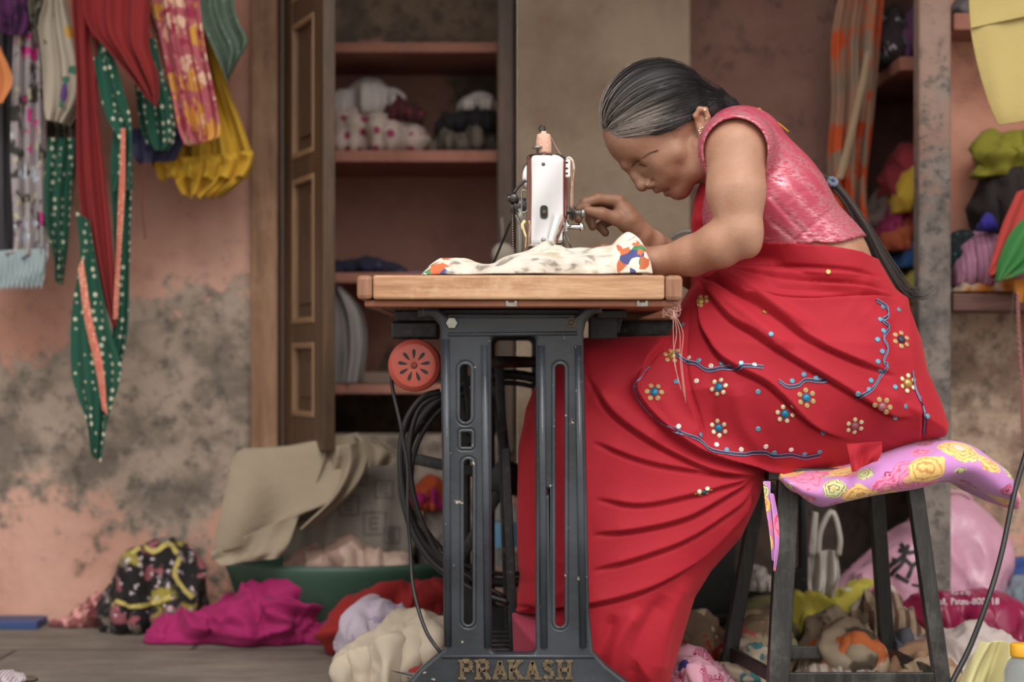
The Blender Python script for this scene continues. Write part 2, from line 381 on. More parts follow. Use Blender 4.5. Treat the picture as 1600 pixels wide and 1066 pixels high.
m_pink2 = plaster('right_pink_plaster', [(210,156,136), (194,132,112), (196,172,152), (150,124,108), (112,100,90), (120,100,88)], 2.6, .5, 11., [(0., .5), (.35, .75), (.6, .8), (.8, .55), (1.0, .3), (1.3, .05)])
m_post = plaster('post_plaster', [(160,134,122), (150,118,106), (140,130,124), (110,104,100), (80,76,74), (90,84,80)], 3., .4, 14., [(0., .7), (.8, .8), (1.3, .3), (1.6, .2)])
m_floor, nt, b = newmat('stone_floor'); po = coords(nt, 'World')
f1 = N(nt, 'TexNoise', Vector=N(nt, 'Mapping', Vector=po, Scale=(1.3, 2.4, 1)).outputs[0], Scale=2.2, Detail=8., Roughness=.65).outputs[0]
f2 = N(nt, 'TexNoise', Vector=po, Scale=45., Detail=6.).outputs[0]
br = N(nt, 'TexBrick', {'offset': .5}, Vector=N(nt, 'Mapping', Vector=po, Location=(.31, .34, 0)).outputs[0], Scale=1., Mortar_Size=.006, Brick_Width=.75, Row_Height=.62, Color1=(1,1,1,1), Color2=(.85,.85,.85,1), Mortar=(.35,.33,.3,1)).outputs[0]
c = ramp(nt, f1, [(.35, (98,91,84)), (.5, (118,110,101)), (.66, (142,132,120))])
c = mix(nt, .35, c, mix(nt, f2, (0.05,.05,.05,1), c)); c = mix(nt, 1., c, br, 'MULTIPLY')
nt.links.new(c, b.inputs['Base Color']); b.inputs['Roughness'].default_value = .62
nt.links.new(N(nt, 'Bump', Height=mth(nt, 'ADD', f1, mth(nt, 'MULTIPLY', f2, .4)), Strength=.35, Distance=.01).outputs[0], b.inputs['Normal'])
struct(MB().box((-3.2, -3.6, -.1), (3.2, 2.1, 0)).build('floor', m_floor, smooth=False))
X = lambda px, Y: P(px, 570, Y).x
Z = lambda py, Y: P(0, py, Y).z
xa, xb, xc_, xd = X(396, 1.35), X(451, 1.35), X(777, 1.35), X(806, 1.35)
WT = 2.35; nz0, nz1 = .44, 2.05
wl = MB().box((-2.3, 1.35, 0), (xa, 1.95, WT)); wl.box((xa, 1.37, 0), (xd, 1.95, nz0)); wl.box((xa, 1.37, nz1), (xd, 1.95, WT))
wl.box((xa, 1.80, nz0), (xd, 1.95, nz1))
struct(wl.build('wall_back', m_wall, smooth=False))
nb = MB().box((xa, 1.755, nz0), (xd, 1.799, nz1)).box((xa, 1.40, nz0), (xb, 1.755, nz1)).box((xc_ + .01, 1.42, nz0), (xd, 1.755, nz1))
struct(nb.build('wall_niche', m_niche, smooth=False))
xe = X(1078, 1.3); xf = X(1305, 1.5)
struct(MB().box((xd + .001, 1.28, 0), (xe, 1.95, WT)).build('wall_pillar', m_pillar, smooth=False, bevel=.006))
struct(MB().box((xe + .001, 1.5, 0), (xf, 1.95, WT)).build('wall_recess', m_rwall, smooth=False))
pxl, pxr = X(1436, .92), X(1487, .92)
struct(MB().box((xf + .001, 1.82, 0), (2.3, 1.95, WT)).build('wall_alcove', m_rwall, smooth=False))
struct(MB().box((pxl, .92, 0), (pxr, .98, WT)).build('wall_post', m_post, smooth=False, bevel=.008))
struct(MB().box((pxr + .001, 1.12, 0), (2.3, 1.19, WT)).build('wall_right_back', m_pink2, smooth=False))
struct(MB().box((-2.4, .1, 0), (-2.301, 1.95, WT)).build('wall_left', m_wall, smooth=False))
struct(MB().box((2.301, .1, 0), (2.4, 1.95, WT)).build('wall_right', m_pink2, smooth=False))
struct(MB().box((-2.4, .15, WT + .001), (2.4, 1.95, WT + .12)).build('ceiling', m_pillar, smooth=False))
struct(MB().box((-2.299, 1.315, 0.001), (X(62, 1.3), 1.349, Z(965, 1.3))).build('baseboard_back', m_pillar, smooth=False, bevel=.004))
# wooden frame, cupboard shelves, door leaf
m_frame = wood('frame_wood', (96,66,46), (128,94,70), (150,116,90), 'Z', 2.5, .7, .35, (165,135,110))
m_door = wood('door_wood', (54,38,26), (74,54,38), (92,68,48), 'Z', 2.5, .45, .1, (120,92,66))
m_mould = wood('moulding_wood', (110,84,60), (130,100,74), (148,116,88), 'Z', 2.5, .5, .2, (160,130,100))
m_jamb = wood('dark_jamb', (52,40,34), (66,52,44), (84,66,56), 'Z', 2.5, .7, .2, (110,94,80))
struct(MB().box((xa, 1.30, .40), (X(434, 1.3), 1.40, nz1)).build('trim_1', m_frame, smooth=False, bevel=.005))
struct(MB().box((X(434, 1.3) + .001, 1.32, .40), (xb, 1.40, nz1)).build('trim_2', m_door, smooth=False, bevel=.004))
struct(MB().box((xc_, 1.30, .40), (xd - .004, 1.42, nz1)).build('trim_3', m_jamb, smooth=False, bevel=.005))
m_slab = plaster('shelf_slab', [(170,116,100), (152,102,88), (140,112,98), (110,90,80), (90,78,70), (110,84,74)], 3., .4, 20.)
shx0, shx1 = xb + .001, xc_ + .009
for zt, zb, lab in ((66, 82, 'topmost reddish plaster cupboard shelf, empty, above the spotted bundle'), (235, 253, 'reddish plaster cupboard shelf carrying the spotted bundle and the dark folded cloths'),
               (426, 442, 'reddish plaster cupboard shelf carrying the navy bundle, just above the table top'), (601, 616, 'lowest reddish plaster cupboard shelf under the hanging pale cloth')):
    o = MB().box((shx0, 1.40, Z(zb, 1.40)), (shx1, 1.754, Z(zt, 1.40))).build('cupboard_shelf', m_slab, smooth=False, bevel=.003)
    tag(o, lab, 'shelf', 'cupboard shelves')
# door leaf: hinge (left jamb) to free edge
hx, hy = xb + .004, 1.318; ex, ey = X(513, 1.0), 1.0
dv = Vector((ex - hx, ey - hy, 0)); L_ = dv.length; dv.normalize(); nv_ = Vector((dv.y, -dv.x, 0))
if nv_.y > 0: nv_ = -nv_
def dbox(mb, s0, s1, z0, z1, t0, t1):
    vs = [Vector((hx, hy, 0)) + dv * s + nv_ * t + Vector((0, 0, z)) for z in (z0, z1) for s, t in ((s0, t0), (s1, t0), (s1, t1), (s0, t1))]
    mb.add(vs, [(0,3,2,1),(4,5,6,7),(0,1,5,4),(1,2,6,5),(2,3,7,6),(3,0,4,7)])
mb = MB(); zd0, zd1 = Z(700, 1.15), nz1 - .02
rows = [(zd0, zd0 + .07), (Z(535, 1.1), Z(505, 1.1)), (Z(272, 1.1), Z(240, 1.1)), (Z(22, 1.1), Z(-12, 1.1)), (zd1 - .1, zd1)]
dbox(mb, 0, .075, zd0, zd1, -.016, .012); dbox(mb, L_ - .075, L_, zd0, zd1, -.016, .012)
for z0, z1 in rows: dbox(mb, .076, L_ - .076, z0, z1, -.015, .011)
door = mb.build('door_1', m_door, smooth=False, bevel=.002); struct(door)
pan = MB(); mo = MB()
for (a0, a1), (b0, b1) in zip(rows[:-1], rows[1:]):
    dbox(pan, .076, L_ - .076, a1, b0, -.01, .0); dbox(pan, .115, L_ - .115, a1 + .045, b0 - .045, -.008, .008)
    for s0, s1, z0, z1 in ((.077, .09, a1, b0), (L_ - .09, L_ - .077, a1, b0), (.09, L_ - .09, a1, a1 + .014), (.09, L_ - .09, b0 - .014, b0)): dbox(mo, s0, s1, z0, z1, -.002, .014)
pan.build('door_panel', m_door, door, smooth=False, bevel=.003); mo.build('panel_moulding', m_mould, door, smooth=False, bevel=.003)
# ---------------------------------------------------------------- sewing table
m_top = wood('worn_table_wood', (134,92,64), (172,128,94), (204,164,130), 'X', 2.6, .62, .75, (212,176,142))
m_under = wood('table_underside_wood', (112,64,44), (138,84,60), (158,104,78), 'X', 3., .55, .15, (170,130,104))
m_end = wood('table_corner_wood', (110,72,54), (140,98,74), (165,122,96), 'Z', 3., .6, .3, (190,150,120))
m_iron = castiron('black_cast_iron', (40,44,50), (160,150,138), .32)
m_dark = castiron('black_iron', (22,22,24), (90,84,78), .5)
m_brass = simple('worn_brass_paint', (128,108,80), .5, .2, .9, .6, 90)
m_steel = simple('dull_steel', (170,168,162), .35, .9, .3, .3)
m_chrome = simple('chrome', (236,236,240), .10, 1., .03)
TZ = Z(430, 0)
table = empty('sewing_table', (0.01, .45, 0), 'wooden sewing machine table on a black cast iron stand at the centre', 'table')
tx0, tx1 = X(557, 0), X(1067, 0); TL = .93
MB().box((tx0 + .027, 0, TZ - .040), (tx1 - .030, TL, TZ)).build('tabletop', m_top, table, smooth=False, bevel=.004)
MB().box((tx0, 0, TZ - .040), (tx0 + .0265, .06, TZ)).build('corner_block', m_end, table, smooth=False, bevel=.007)
MB().box((tx1 - .0295, 0, TZ - .042), (tx1, .06, TZ)).build('corner_block', m_end, table, smooth=False, bevel=.007)
MB().box((tx0 + .004, .0605, TZ - .040), (tx0 + .0265, TL, TZ)).build('side_rail', m_top, table, smooth=False, bevel=.003)
MB().box((tx1 - .0295, .0605, TZ - .040), (tx1 - .004, TL, TZ)).build('side_rail', m_top, table, smooth=False, bevel=.003)
MB().box((tx0 + .012, .012, TZ - .052), (tx1 - .014, TL - .01, TZ - .0405)).build('underside_board', m_under, table, smooth=False, bevel=.003)
for px in (588, 612, 630, 640, 650, 664):
    c = P(px, 482, .3); MB().box((c.x - .0012, .05, TZ - .0528), (c.x + (.0012 if px in (612, 664) else .003), .6, TZ - .0521)).build('plank_joint', simple('dark_joint', (84,58,44), .8), table, smooth=False)
MB().box((tx0 + .045, .10, TZ - .0532), (tx0 + .10, .55, TZ - .0521)).build('old_label', simple('dull_label', (120,84,62), .8, 0, .5), table, smooth=False)
for px in (799, 1003):
    c = P(px, 473, .02); q = MB()
    q.box((c.x - .009, .010, TZ - .051), (c.x + .009, .0118, TZ - .045)); q.box((c.x - .009, .009, TZ - .050), (c.x - .005, .0118, TZ - .042)); q.box((c.x + .005, .009, TZ - .050), (c.x + .009, .0118, TZ - .042))
    q.build('hinge_clip', m_steel, table, smooth=False)
SY = .075
def pz(pts, Y=SY): return [(P(a, b_, Y).x, P(a, b_, Y).z) for a, b_ in pts]
outer = pz([(659,481),(684,481),(698,492),(899,492),(914,479),(940,478),(941,489),(928,491),(916,502),(912,520),(913,588),(918,800),(921,954),(927,1018),(947,1040),(978,1064),(1012,1090),(1024,1128),(985,1128),(950,1112),(860,1098),(760,1098),(680,1112),(640,1128),(600,1128),(612,1090),(641,1064),(656,1046),(693,1015),(691,740),(690,696),(688,520),(686,508),(676,496),(659,491)][::-1])
def slot(x0, y0, x1, y1, r=8):
    a = P(x0, y1, SY); c = P(x1, y0, SY); return rrect(a.x, a.z, c.x, c.z, min(r / 925, (c.x - a.x) / 2.05))
holes = [slot(768, 525, 837, 1022, 9), slot(716, 567, 738, 662, 11), slot(718, 673, 739, 701, 4), slot(722, 716, 741, 979, 9), slot(865, 567, 885, 982, 10), slot(846, 764, 856, 774, 5)]
fr = holed('leg_frame', outer, holes, SY, SY + .034, m_iron, table, .006)
# raised ribs, top bar and lettering on the near frame
rb = MB()
for (xa_, ya_, xb_, yb_) in ((697, 530, 700, 1010), (757, 540, 762, 1012), (846, 540, 850, 1012), (903, 540, 911, 1012)):
    rb.tube([P(xa_, ya_, SY + .001), P((xa_ + xb_) / 2, (ya_ + yb_) / 2, SY + .001), P(xb_, yb_, SY + .001)], [.0068, .0068, .0068], 8)
rb.tube([P(700, 523, SY + .001), P(902, 521, SY + .001)], .004, 8); rb.tube([P(700, 494, SY + .002), P(898, 494, SY + .002)], .004, 8)
rb.tube([P(690, 1026, SY + .001), P(928, 1026, SY + .001)], .004, 8)
rb.build('frame_rib', castiron('rib_iron', (46,50,57), (160,150,138), .26, True), fr)
for s in holes[1:5]:
    rr = MB(); cyc = s + s[:2]; rr.tube([Vector((x, SY + .0015, z)) for x, z in cyc], .0034, 6, cap=False); rr.build('slot_rim', castiron('rib_iron2', (50,53,58), (190,176,160), .28, True), fr)
c = P(706, 505, SY); mb = MB(); mb.lathe(c, [(.0001, -.006), (.0095, -.006), (.0105, -.004), (.0105, .002)], 'y', 6); mb.build('hex_bolt', m_steel, fr, smooth=False)
c = P(892, 504, SY); mb = MB(); mb.torus(c, .0075, .002, 'y', 18, 6); mb.lathe(c, [(.0001, -.002), (.003, -.003), (.004, .0)], 'y', 8); mb.build('bolt_hole', m_brass, fr)
# PRAKASH in raised slab letters
GL = {'P': [((0,0),(0,1)), ((0,1),(.6,1)), ((.6,1),(.75,.78)), ((.75,.78),(.6,.5)), ((.6,.5),(0,.5))],
      'R': [((0,0),(0,1)), ((0,1),(.6,1)), ((.6,1),(.75,.78)), ((.75,.78),(.6,.5)), ((.6,.5),(0,.5)), ((.4,.5),(.85,0))],
      'A': [((0,0),(.42,1)), ((.42,1),(.85,0)), ((.18,.35),(.66,.35))],
      'K': [((0,0),(0,1)), ((.0,.4),(.7,1)), ((.25,.6),(.8,0))],
      'S': [((.72,.85),(.45,1)), ((.45,1),(.12,.92)), ((.12,.92),(.1,.65)), ((.1,.65),(.65,.42)), ((.65,.42),(.7,.12)), ((.7,.12),(.4,0)), ((.4,0),(.05,.14))],
      'H': [((0,0),(0,1)), ((.75,0),(.75,1)), ((0,.5),(.75,.5))]}
SF = {'P': [(0,0),(0,1)], 'R': [(0,0),(0,1),(.85,0)], 'A': [(0,0),(.85,0)], 'K': [(0,0),(0,1),(.7,1),(.8,0)], 'S': [], 'H': [(0,0),(0,1),(.75,0),(.75,1)]}
a, e_ = P(722, 1060, SY), P(896, 1060, SY); hgt = (P(0, 1033, SY).z - a.z); adv = (e_.x - a.x) / 6.85
lt = MB()
for i, ch in enumerate('PRAKASH'):
    ox = a.x + adv * i; W_ = adv * .78
    g = lambda p: Vector((ox + p[0] * W_, SY - .0015, a.z + p[1] * hgt))
    for p, q in GL[ch]: lt.bar(g(p), g(q), .0074, .008)
    for p in SF[ch]: lt.bar(g(p) - Vector((.0066, 0, 0)), g(p) + Vector((.0066, 0, 0)), .0042, .0075)
lt.build('lettering', m_brass, fr, smooth=False, bevel=.0008)
# far end frame: same casting
src = fr.data; V = np.empty(len(src.vertices) * 3); src.vertices.foreach_get('co', V); V = V.reshape(-1, 3) + np.array(table.location)
V[:, 1] += .60
mesh('leg_frame', V, [tuple(p.vertices) for p in src.polygons], m_dark, table)
mb = MB()
for s in (1, -1):
    x_ = .03 + s * .0
    mb.bar((x_ - .085, SY + .03, .60 if s > 0 else .12), (x_ - .085, SY + .61, .12 if s > 0 else .60), .022, .008, (1, 0, 0))
mb.build('cross_brace', m_dark, table, smooth=False)
MB().tube([P(740, 566, .12), P(790, 566, .3), P(842, 566, .66)], .011, 10).build('stay_rod', m_dark, table)
MB().bar(P(724, 560, .2), P(736, 672, .25), .010, .008).build('tension_arm', m_dark, table, bevel=.002)
MB().bar(P(780, 560, .59), P(797, 1020, .59), .018, .01).bar(P(790, 700, .3), P(806, 1075, .3), .016, .01).build('treadle_rod', m_dark, table, bevel=.002)
wc = P(792, 748, .625); whl = MB(); RW = 170 * 3.625 / F
whl.torus(wc, RW - .009, .010, 'y', 72, 10, 1.3); whl.torus(wc, RW - .026, .005, 'y', 72, 8, 1.6); fw = whl.build('flywheel', m_dark, table)
sp = MB()
for k in range(5):
    a_ = R_(168 + 72 * k); p0 = wc + Vector((math.cos(a_) * .03, 0, math.sin(a_) * .03)); p1 = wc + Vector((math.cos(a_) * (RW - .02), 0, math.sin(a_) * (RW - .02))); sp.bar(p0, p1, .022, .010)
sp.build('spoke', m_dark, fw, bevel=.003)
MB().lathe(wc, [(.001, -.02), (.034, -.02), (.036, 0), (.034, .02), (.001, .02)], 'y', 24).build('hub', m_dark, fw)
MB().tube([wc + Vector((0, -.03, 0)), wc + Vector((0, .07, 0))], .008, 8).build('axle', m_dark, table)
tr = MB().box((-.10, .14, .075), (.12, .62, .085))
for k in range(8): tr.box((-.095, .16 + k * .055, .085), (.115, .178 + k * .055, .092))
tr.build('treadle', m_dark, table, smooth=False, bevel=.002)
MB().box((-.16, SY + .03, .692), (.12, SY + .60, .703)).build('stand_top_rail', m_dark, table, smooth=False)
bk = MB().box((X(920, .2), .16, .655), (X(962, .2), .22, .70)); bk.box((X(930, .2), .12, .69), (X(975, .2), .5, .703)); bk.bar(P(926, 530, .2), P(950, 495, .2), .008, .02); bk.bar(P(962, 520, .2), P(968, 490, .2), .012, .03)
bk.build('knee_lifter_bracket', m_dark, table, smooth=False, bevel=.002)
lw = MB()
for cx_ in (799, 858, 878):
    c = P(cx_, 486, .2); MB().torus(c, .010 if cx_ > 800 else .007, .0018, 'y', 20, 6).build('bobbin_ring', m_steel, table)
# motor under the left of the table
m_mot = simple('brick_red_enamel', (186,84,70), .42, 0, .25, .15, 40)
motor = empty('sewing_motor', P(647, 571, .2), 'round brick red sewing motor with slotted cover hanging under the table', 'motor')
mc = P(647, 571, .125); RM = 41.5 * 3.125 / F
MB().lathe(mc, [(.0005, -.004), (.008, -.005), (RM * .78, -.0045), (RM * .84, -.0035), (RM * .875, .0005), (RM * .93, .0015), (RM * .99, .006), (RM, .016), (RM, .05), (RM * .97, .055)], 'y', 48).build('motor_cover', m_mot, motor)
MB().lathe(mc, [(RM * .92, .056), (RM * .96, .06), (RM * .96, .12), (RM * .7, .135), (.001, .136)], 'y', 40).build('motor_housing', simple('motor_grey', (90,70,62), .5, .4), motor)
vs_ = MB()
for k in range(9):
    a_ = R_(90 + 40 * k); d_ = Vector((math.cos(a_), 0, math.sin(a_))); t_ = Vector((-d_.z, 0, d_.x)); o_ = mc + Vector((0, -.0052, 0)); pts = []
    for s, wd in ((.25, .010), (.32, .035), (.42, .058), (.50, .068), (.57, .055), (.61, .02)): pts.append((s, wd))
    vs = [o_ + d_ * RM * s + t_ * RM * w2 for s, w2 in pts] + [o_ + d_ * RM * s - t_ * RM * w2 for s, w2 in pts[::-1]]
    n_ = len(vs); vs2 = [v + Vector((0, .003, 0)) for v in vs]
    vs_.add(vs + vs2, [tuple(range(n_)), tuple(range(2 * n_ - 1, n_ - 1, -1))] + [(i, i + n_, (i + 1) % n_ + n_, (i + 1) % n_) for i in range(n_)])
vs_.build('vent_slots', simple('painted_gap_shade', (26,28,26), .6), motor, smooth=False)  # flat dark pieces on the cover, painting the shade inside its slots
MB().lathe(mc, [(.0005, -.008), (.005, -.008), (.006, -.004)], 'y', 14).torus(mc + Vector((0, -.008, 0)), .0035, .0009, 'y', 16, 5).build('motor_cap', simple('dull_red', (120,60,50), .5), motor)
mbk = MB().box((X(613, .2), .16, Z(530, .2)), (X(686, .2), .24, Z(503, .2))).box((X(620, .2), .14, Z(503, .2) + .0), (X(690, .2), .26, TZ - .0525)); mbk.build('motor_bracket', m_dark, motor, smooth=False, bevel=.004)
m_rub = simple('black_rubber', (30,31,33), .45)
cable('motor_cord', [P(612, 585, .16), P(613, 606, .16), P(625, 660, .15), P(630, 690, .15), P(637, 735, .15), P(637, 800, .15), P(641, 855, .15), P(646, 920, .13), P(665, 985, .10), P(690, 1023, .085), P(694, 1040, .2)], .0032, m_rub, 'thin black cord dropping from the red motor to the foot of the stand')
cable('drive_belt', [P(688, 612, .3), P(660, 622, .3), P(636, 655, .3), P(626, 700, .3), P(628, 760, .3), P(640, 820, .3), P(664, 865, .3), P(692, 893, .3), P(745, 925, .3), P(796, 942, .3)], .006, m_rub, 'thick black belt curving past the flywheel left of the stand', 'belt')
cable('wall_cable', [P(690, 616, .36), P(655, 640, .36), P(640, 700, .36), P(646, 770, .36), P(668, 835, .36), P(700, 880, .36), P(790, 935, .36)], .0045, m_rub, 'thinner black cable looping just inside the belt', 'cable')
# ---------------------------------------------------------------- sewing machine
mach = empty('sewing_machine', (X(855, .3), .3, TZ), 'chrome faced sewing machine standing on the wooden table', 'sewing machine')
MY = .17
def q3(lst): return pz(lst, MY)
fpn = 36; fpm = 40; Vp = []
for jj in range(fpm + 1):
    vv = jj / fpm; py = 241 + 145 * vv; inset = 3.5 * max(0, 1 - vv / .03) ** 2 + 3 * max(0, 1 - (1 - vv) / .025) ** 2
    xl = 823.8 + inset; xr = 886 - inset - (14 * min(1, (py - 338) / 36) if py > 338 else 0) - (6 * max(0, 1 - vv / .05))
    for ii in range(fpn + 1):
        u = ii / fpn; px = xl + (xr - xl) * u
        dy = .016 * max(0, 1 - u / .24) ** 2 + .012 * max(0, (u - .80) / .2) ** 2 + .0022 * math.exp(-((u - .70) / .05) ** 2) + .003 * max(0, 1 - vv / .06) ** 2 + .003 * max(0, 1 - (1 - vv) / .05) ** 2 + .0007 * math.sin(7 * vv + 5 * u) + .004 * (u - .45) ** 2
        p = P(px, py, MY); Vp.append(Vector((p.x, MY + dy - .002, p.z)))
Fp = [(jj * (fpn + 1) + ii, (jj + 1) * (fpn + 1) + ii, (jj + 1) * (fpn + 1) + ii + 1, jj * (fpn + 1) + ii + 1) for jj in range(fpm) for ii in range(fpn)]
fp = mesh('face_plate', Vp, Fp, m_chrome, mach, solid=.002)
zc_ = MB(); o_ = rrect(P(844, 343, MY).x, P(844, 343, MY).z, P(856, 321, MY).x, P(856, 321, MY).z, .0058)
zc_.add([Vector((x, MY - .0036, z)) for x, z in o_] + [Vector((x, MY + .004, z)) for x, z in o_], [tuple(range(len(o_)))] + [(i, (i + 1) % len(o_), (i + 1) % len(o_) + len(o_), i + len(o_)) for i in range(len(o_))])
zc_.build('oil_slot', simple('painted_gap_shade', (26,28,26), .6), fp, smooth=False)  # no opening cut; a dark inset piece paints the slot's shaded inside
MB().tube([Vector((x, MY - .0034, z)) for x, z in o_ + o_[:1]], .0009, 5, cap=False).build('slot_edge', m_steel, fp)
MB().lathe(P(849, 257, MY), [(.0005, -.0052), (.0028, -.0052), (.0034, -.0030)], 'y', 14).build('face_screw', m_brass, fp)
MB().lathe(P(849, 375, MY), [(.0005, -.0055), (.004, -.0055), (.0045, -.002)], 'y', 14).box(tuple(P(848.5, 378, MY) + Vector((0, -.0062, 0))), tuple(P(849.5, 372, MY) + Vector((0, -.0055, 0)))).build('face_screw', m_steel, fp)
hb = P(850, 332, MY - .003); MB().lathe(hb, [(.0005, -.003), (.0034, -.003), (.0044, .0)], 'y', 12).build('needle_bar_screw', m_brass, mach)
bx0, bx1 = X(826, .18), X(881, .18)
hd = MB().box((bx0, MY + .016, Z(382, .18)), (bx1, .27, Z(244, .18))); hd.build('machine_head', m_chrome, mach, smooth=False, bevel=.008)
m_enam = simple('black_enamel', (20,20,22), .25, 0, .1, 0, 60, .6, .5)
arm_ = MB().box((bx0 + .004, .27, Z(300, .3)), (bx1 - .004, .50, Z(244, .3))).box((bx0 + .001, .42, TZ + .012), (bx1 - .001, .51, Z(250, .45))); arm_.build('machine_arm', m_enam, mach, smooth=False, bevel=.008)
MB().box((X(800, .3), .12, TZ + .0005), (X(905, .3), .54, TZ + .012)).build('machine_bed', m_enam, mach, smooth=False, bevel=.003)
MB().lathe(((bx0 + bx1) / 2, .525, Z(275, .5)), [(.001, -.013), (.012, -.013), (.014, -.006), (.034, -.008), (.042, -.005), (.042, .008), (.034, .008), (.001, .005)], 'y', 28).build('hand_wheel', m_chrome, mach)
MB().tube([P(849, 384, .2), P(849, 432, .2)], .0035, 8).build('needle_bar', m_steel, mach)
MB().tube([P(862, 384, .2), P(862, 428, .2)], .0035, 8).box(tuple(P(856, 434, .195)), tuple(P(870, 430, .21))).build('presser_foot', m_steel, mach)
# spool pin, thumb screw
MB().tube([P(848, 242, .2), P(848, 196, .2)], .0016, 8).torus(P(847, 201, .2), .005, .0014, 'y', 16, 6).build('spool_pin', m_dark, mach)
MB().lathe(P(840, 241, .19), [(.003, -.002), (.003, .009), (.0085, .0095), (.009, .0125), (.008, .014), (.001, .0142)], 'z', 16).build('thumb_screw', m_steel, mach)
m_thr = simple('peach_thread', (226,180,160), .75, 0, .15, .5, 200)
spl = empty('thread_spool', P(849.5, 240, .2), 'small peach thread cone on the pin of the sewing machine', 'thread spool')
b0 = P(849.5, 240.5, .2)
MB().lathe(b0, [(.0125, .0008), (.0132, .002), (.0135, .004), (.0135, .020), (.0125, .026), (.0118, .0335), (.009, .035)], 'z', 24).build('thread', m_thr, spl)
MB().lathe(b0, [(.005, .034), (.005, .0385), (.0042, .0395), (.0008, .0396)], 'z', 14).build('spool_core', simple('pale_card', (220,196,176), .7), spl)
# thread guide on the right of the plate
tg = MB().box(tuple(P(884, 277, .178)), tuple(P(891, 249, .182))); g0 = tg.build('thread_guide', simple('white_metal', (235,232,226), .4), mach, smooth=False, bevel=.002)
hh = MB()
for yy in (254, 263, 271): hh.lathe(P(886.2, yy, .177), [(.0005, 0), (.0016, 0), (.0016, .002)], 'y', 10)
hh.build('guide_holes', simple('painted_gap_shade', (26,28,26), .6), mach)  # dark discs laid on the guide, their colour standing for shade in the holes
th = MB()
for k, (s, e) in enumerate(((889, 893), (892, 895), (895, 892))): th.tube(spline([P(884 + k * 2, 252, .185), P(890 + k * 1.5, 248 + k, .185), P(s + 3, 262, .186), P(e, 300, .187), P(e, 326, .187)], 20), .0006, 4)
th.tube(spline([P(861, 214, .2), P(868, 228, .2), P(877, 243, .19)], 8), .0005, 4)
o = th.build('thread_strand', m_thr, mach)
tk = MB().tube(spline([P(884, 250, .19), P(889, 246, .19), P(895, 252, .19), P(897, 266, .19)], 16), .0016, 8); tk.build('take_up_lever', simple('white_metal', (235,232,226), .4), mach)
TD = P(890, 333, .2)
td = MB().tube([TD + Vector((-.008, 0, 0)), TD + Vector((.024, 0, 0))], .0022, 8)
for dx, r in ((0, .0125), (.003, .0145), (.0055, .0145), (.0085, .011)): td.lathe(TD, [(.001, dx), (r * .9, dx), (r, dx + .001), (r * .9, dx + .002), (.001, dx + .002)], 'x', 24)
td.build('tension_dial', simple('dark_steel', (90,88,88), .3, .9, .2), mach)
sprg = [TD + Vector((.010 + .010 * t, .0055 * math.cos(t * 38), .0055 * math.sin(t * 38))) for t in np.linspace(0, 1, 60)]
MB().tube(sprg, .0007, 5).build('tension_spring', m_steel, mach)
MB().lathe(TD, [(.001, .020), (.0065, .020), (.0075, .0215), (.0075, .026), (.005, .027), (.001, .027)], 'x', 18).build('tension_knob', m_steel, mach)
lv = MB().tube([P(884, 354, .2), P(909, 355, .2)], .0042, 10).tube([P(907, 349, .2), P(910, 360, .2)], .0045, 8).bar(P(886, 345, .2), P(884, 362, .2), .005, .01); lv.build('presser_lever', m_chrome, mach)
MB().bar(P(883, 362, .24), P(894, 392, .24), .003, .003).bar(P(882, 350, .22), P(881, 392, .22), .004, .004).build('thread_cutter_rod', m_steel, mach)
# left hardware
lh = MB().tube(spline([P(803, 302, .22), P(808, 294, .22), P(816, 286, .22), P(822, 282, .22)], 12), .0030, 8)
lh.lathe(P(803, 310, .22), [(.001, -.012), (.007, -.012), (.008, -.004), (.006, .0), (.008, .003), (.001, .004)], 'y', 18)
lh.lathe(P(796, 310, .22), [(.0045, -.004), (.0065, -.004), (.0068, .003), (.001, .004)], 'x', 14).tube([P(795, 310, .22), P(822, 312, .22)], .0028, 8)
lh.lathe(P(813, 322, .22), [(.001, -.006), (.012, -.006), (.0125, 0), (.001, .004)], 'y', 20).box(tuple(P(798, 332, .22)), tuple(P(805, 316, .235)))
lh.build('bobbin_winder', simple('dark_steel', (90,88,88), .3, .9, .2), mach)
ll = MB().tube([Vector((x, .2, z)) for x, z in rrect(P(815, 332, .2).x, P(815, 332, .2).z, P(822, 297, .2).x, P(822, 297, .2).z, .003)] , .0014, 6); ll.bar(P(812, 326, .21), P(818, 352, .21), .006, .005).tube(spline([P(806, 334, .23), P(812, 348, .23), P(820, 358, .23)], 8), .003, 6)
ll.build('take_up_guard', m_steel, mach)
MB().tube(spline([P(820, 345, .18), P(816, 352, .178), P(819, 362, .178), P(822, 372, .178), P(821, 388, .178)], 20), [.003] * 8 + [.002] * 6 + [.0007] * 6, 6).build('tied_rag', simple('cream_rag', (232,206,160), .9), mach)
chn = MB()
for k in range(18): chn.ball(P(801 + k * .05, 333 + k * 3.9, .23), (.0014, .0014, .0017), 6)
chn.build('bead_chain', m_steel, mach)
cable('lamp_cord', [P(798, 346, .26), P(780, 390, .3), P(764, 428, .34), P(757, 444, .38)], .0022, m_rub, 'black cord leaning from the back of the machine down to the table', n=20)
MB().bar(P(813, 330, .3), P(814, 400, .3), .008, .008).build('rear_post', m_steel, mach, bevel=.001)
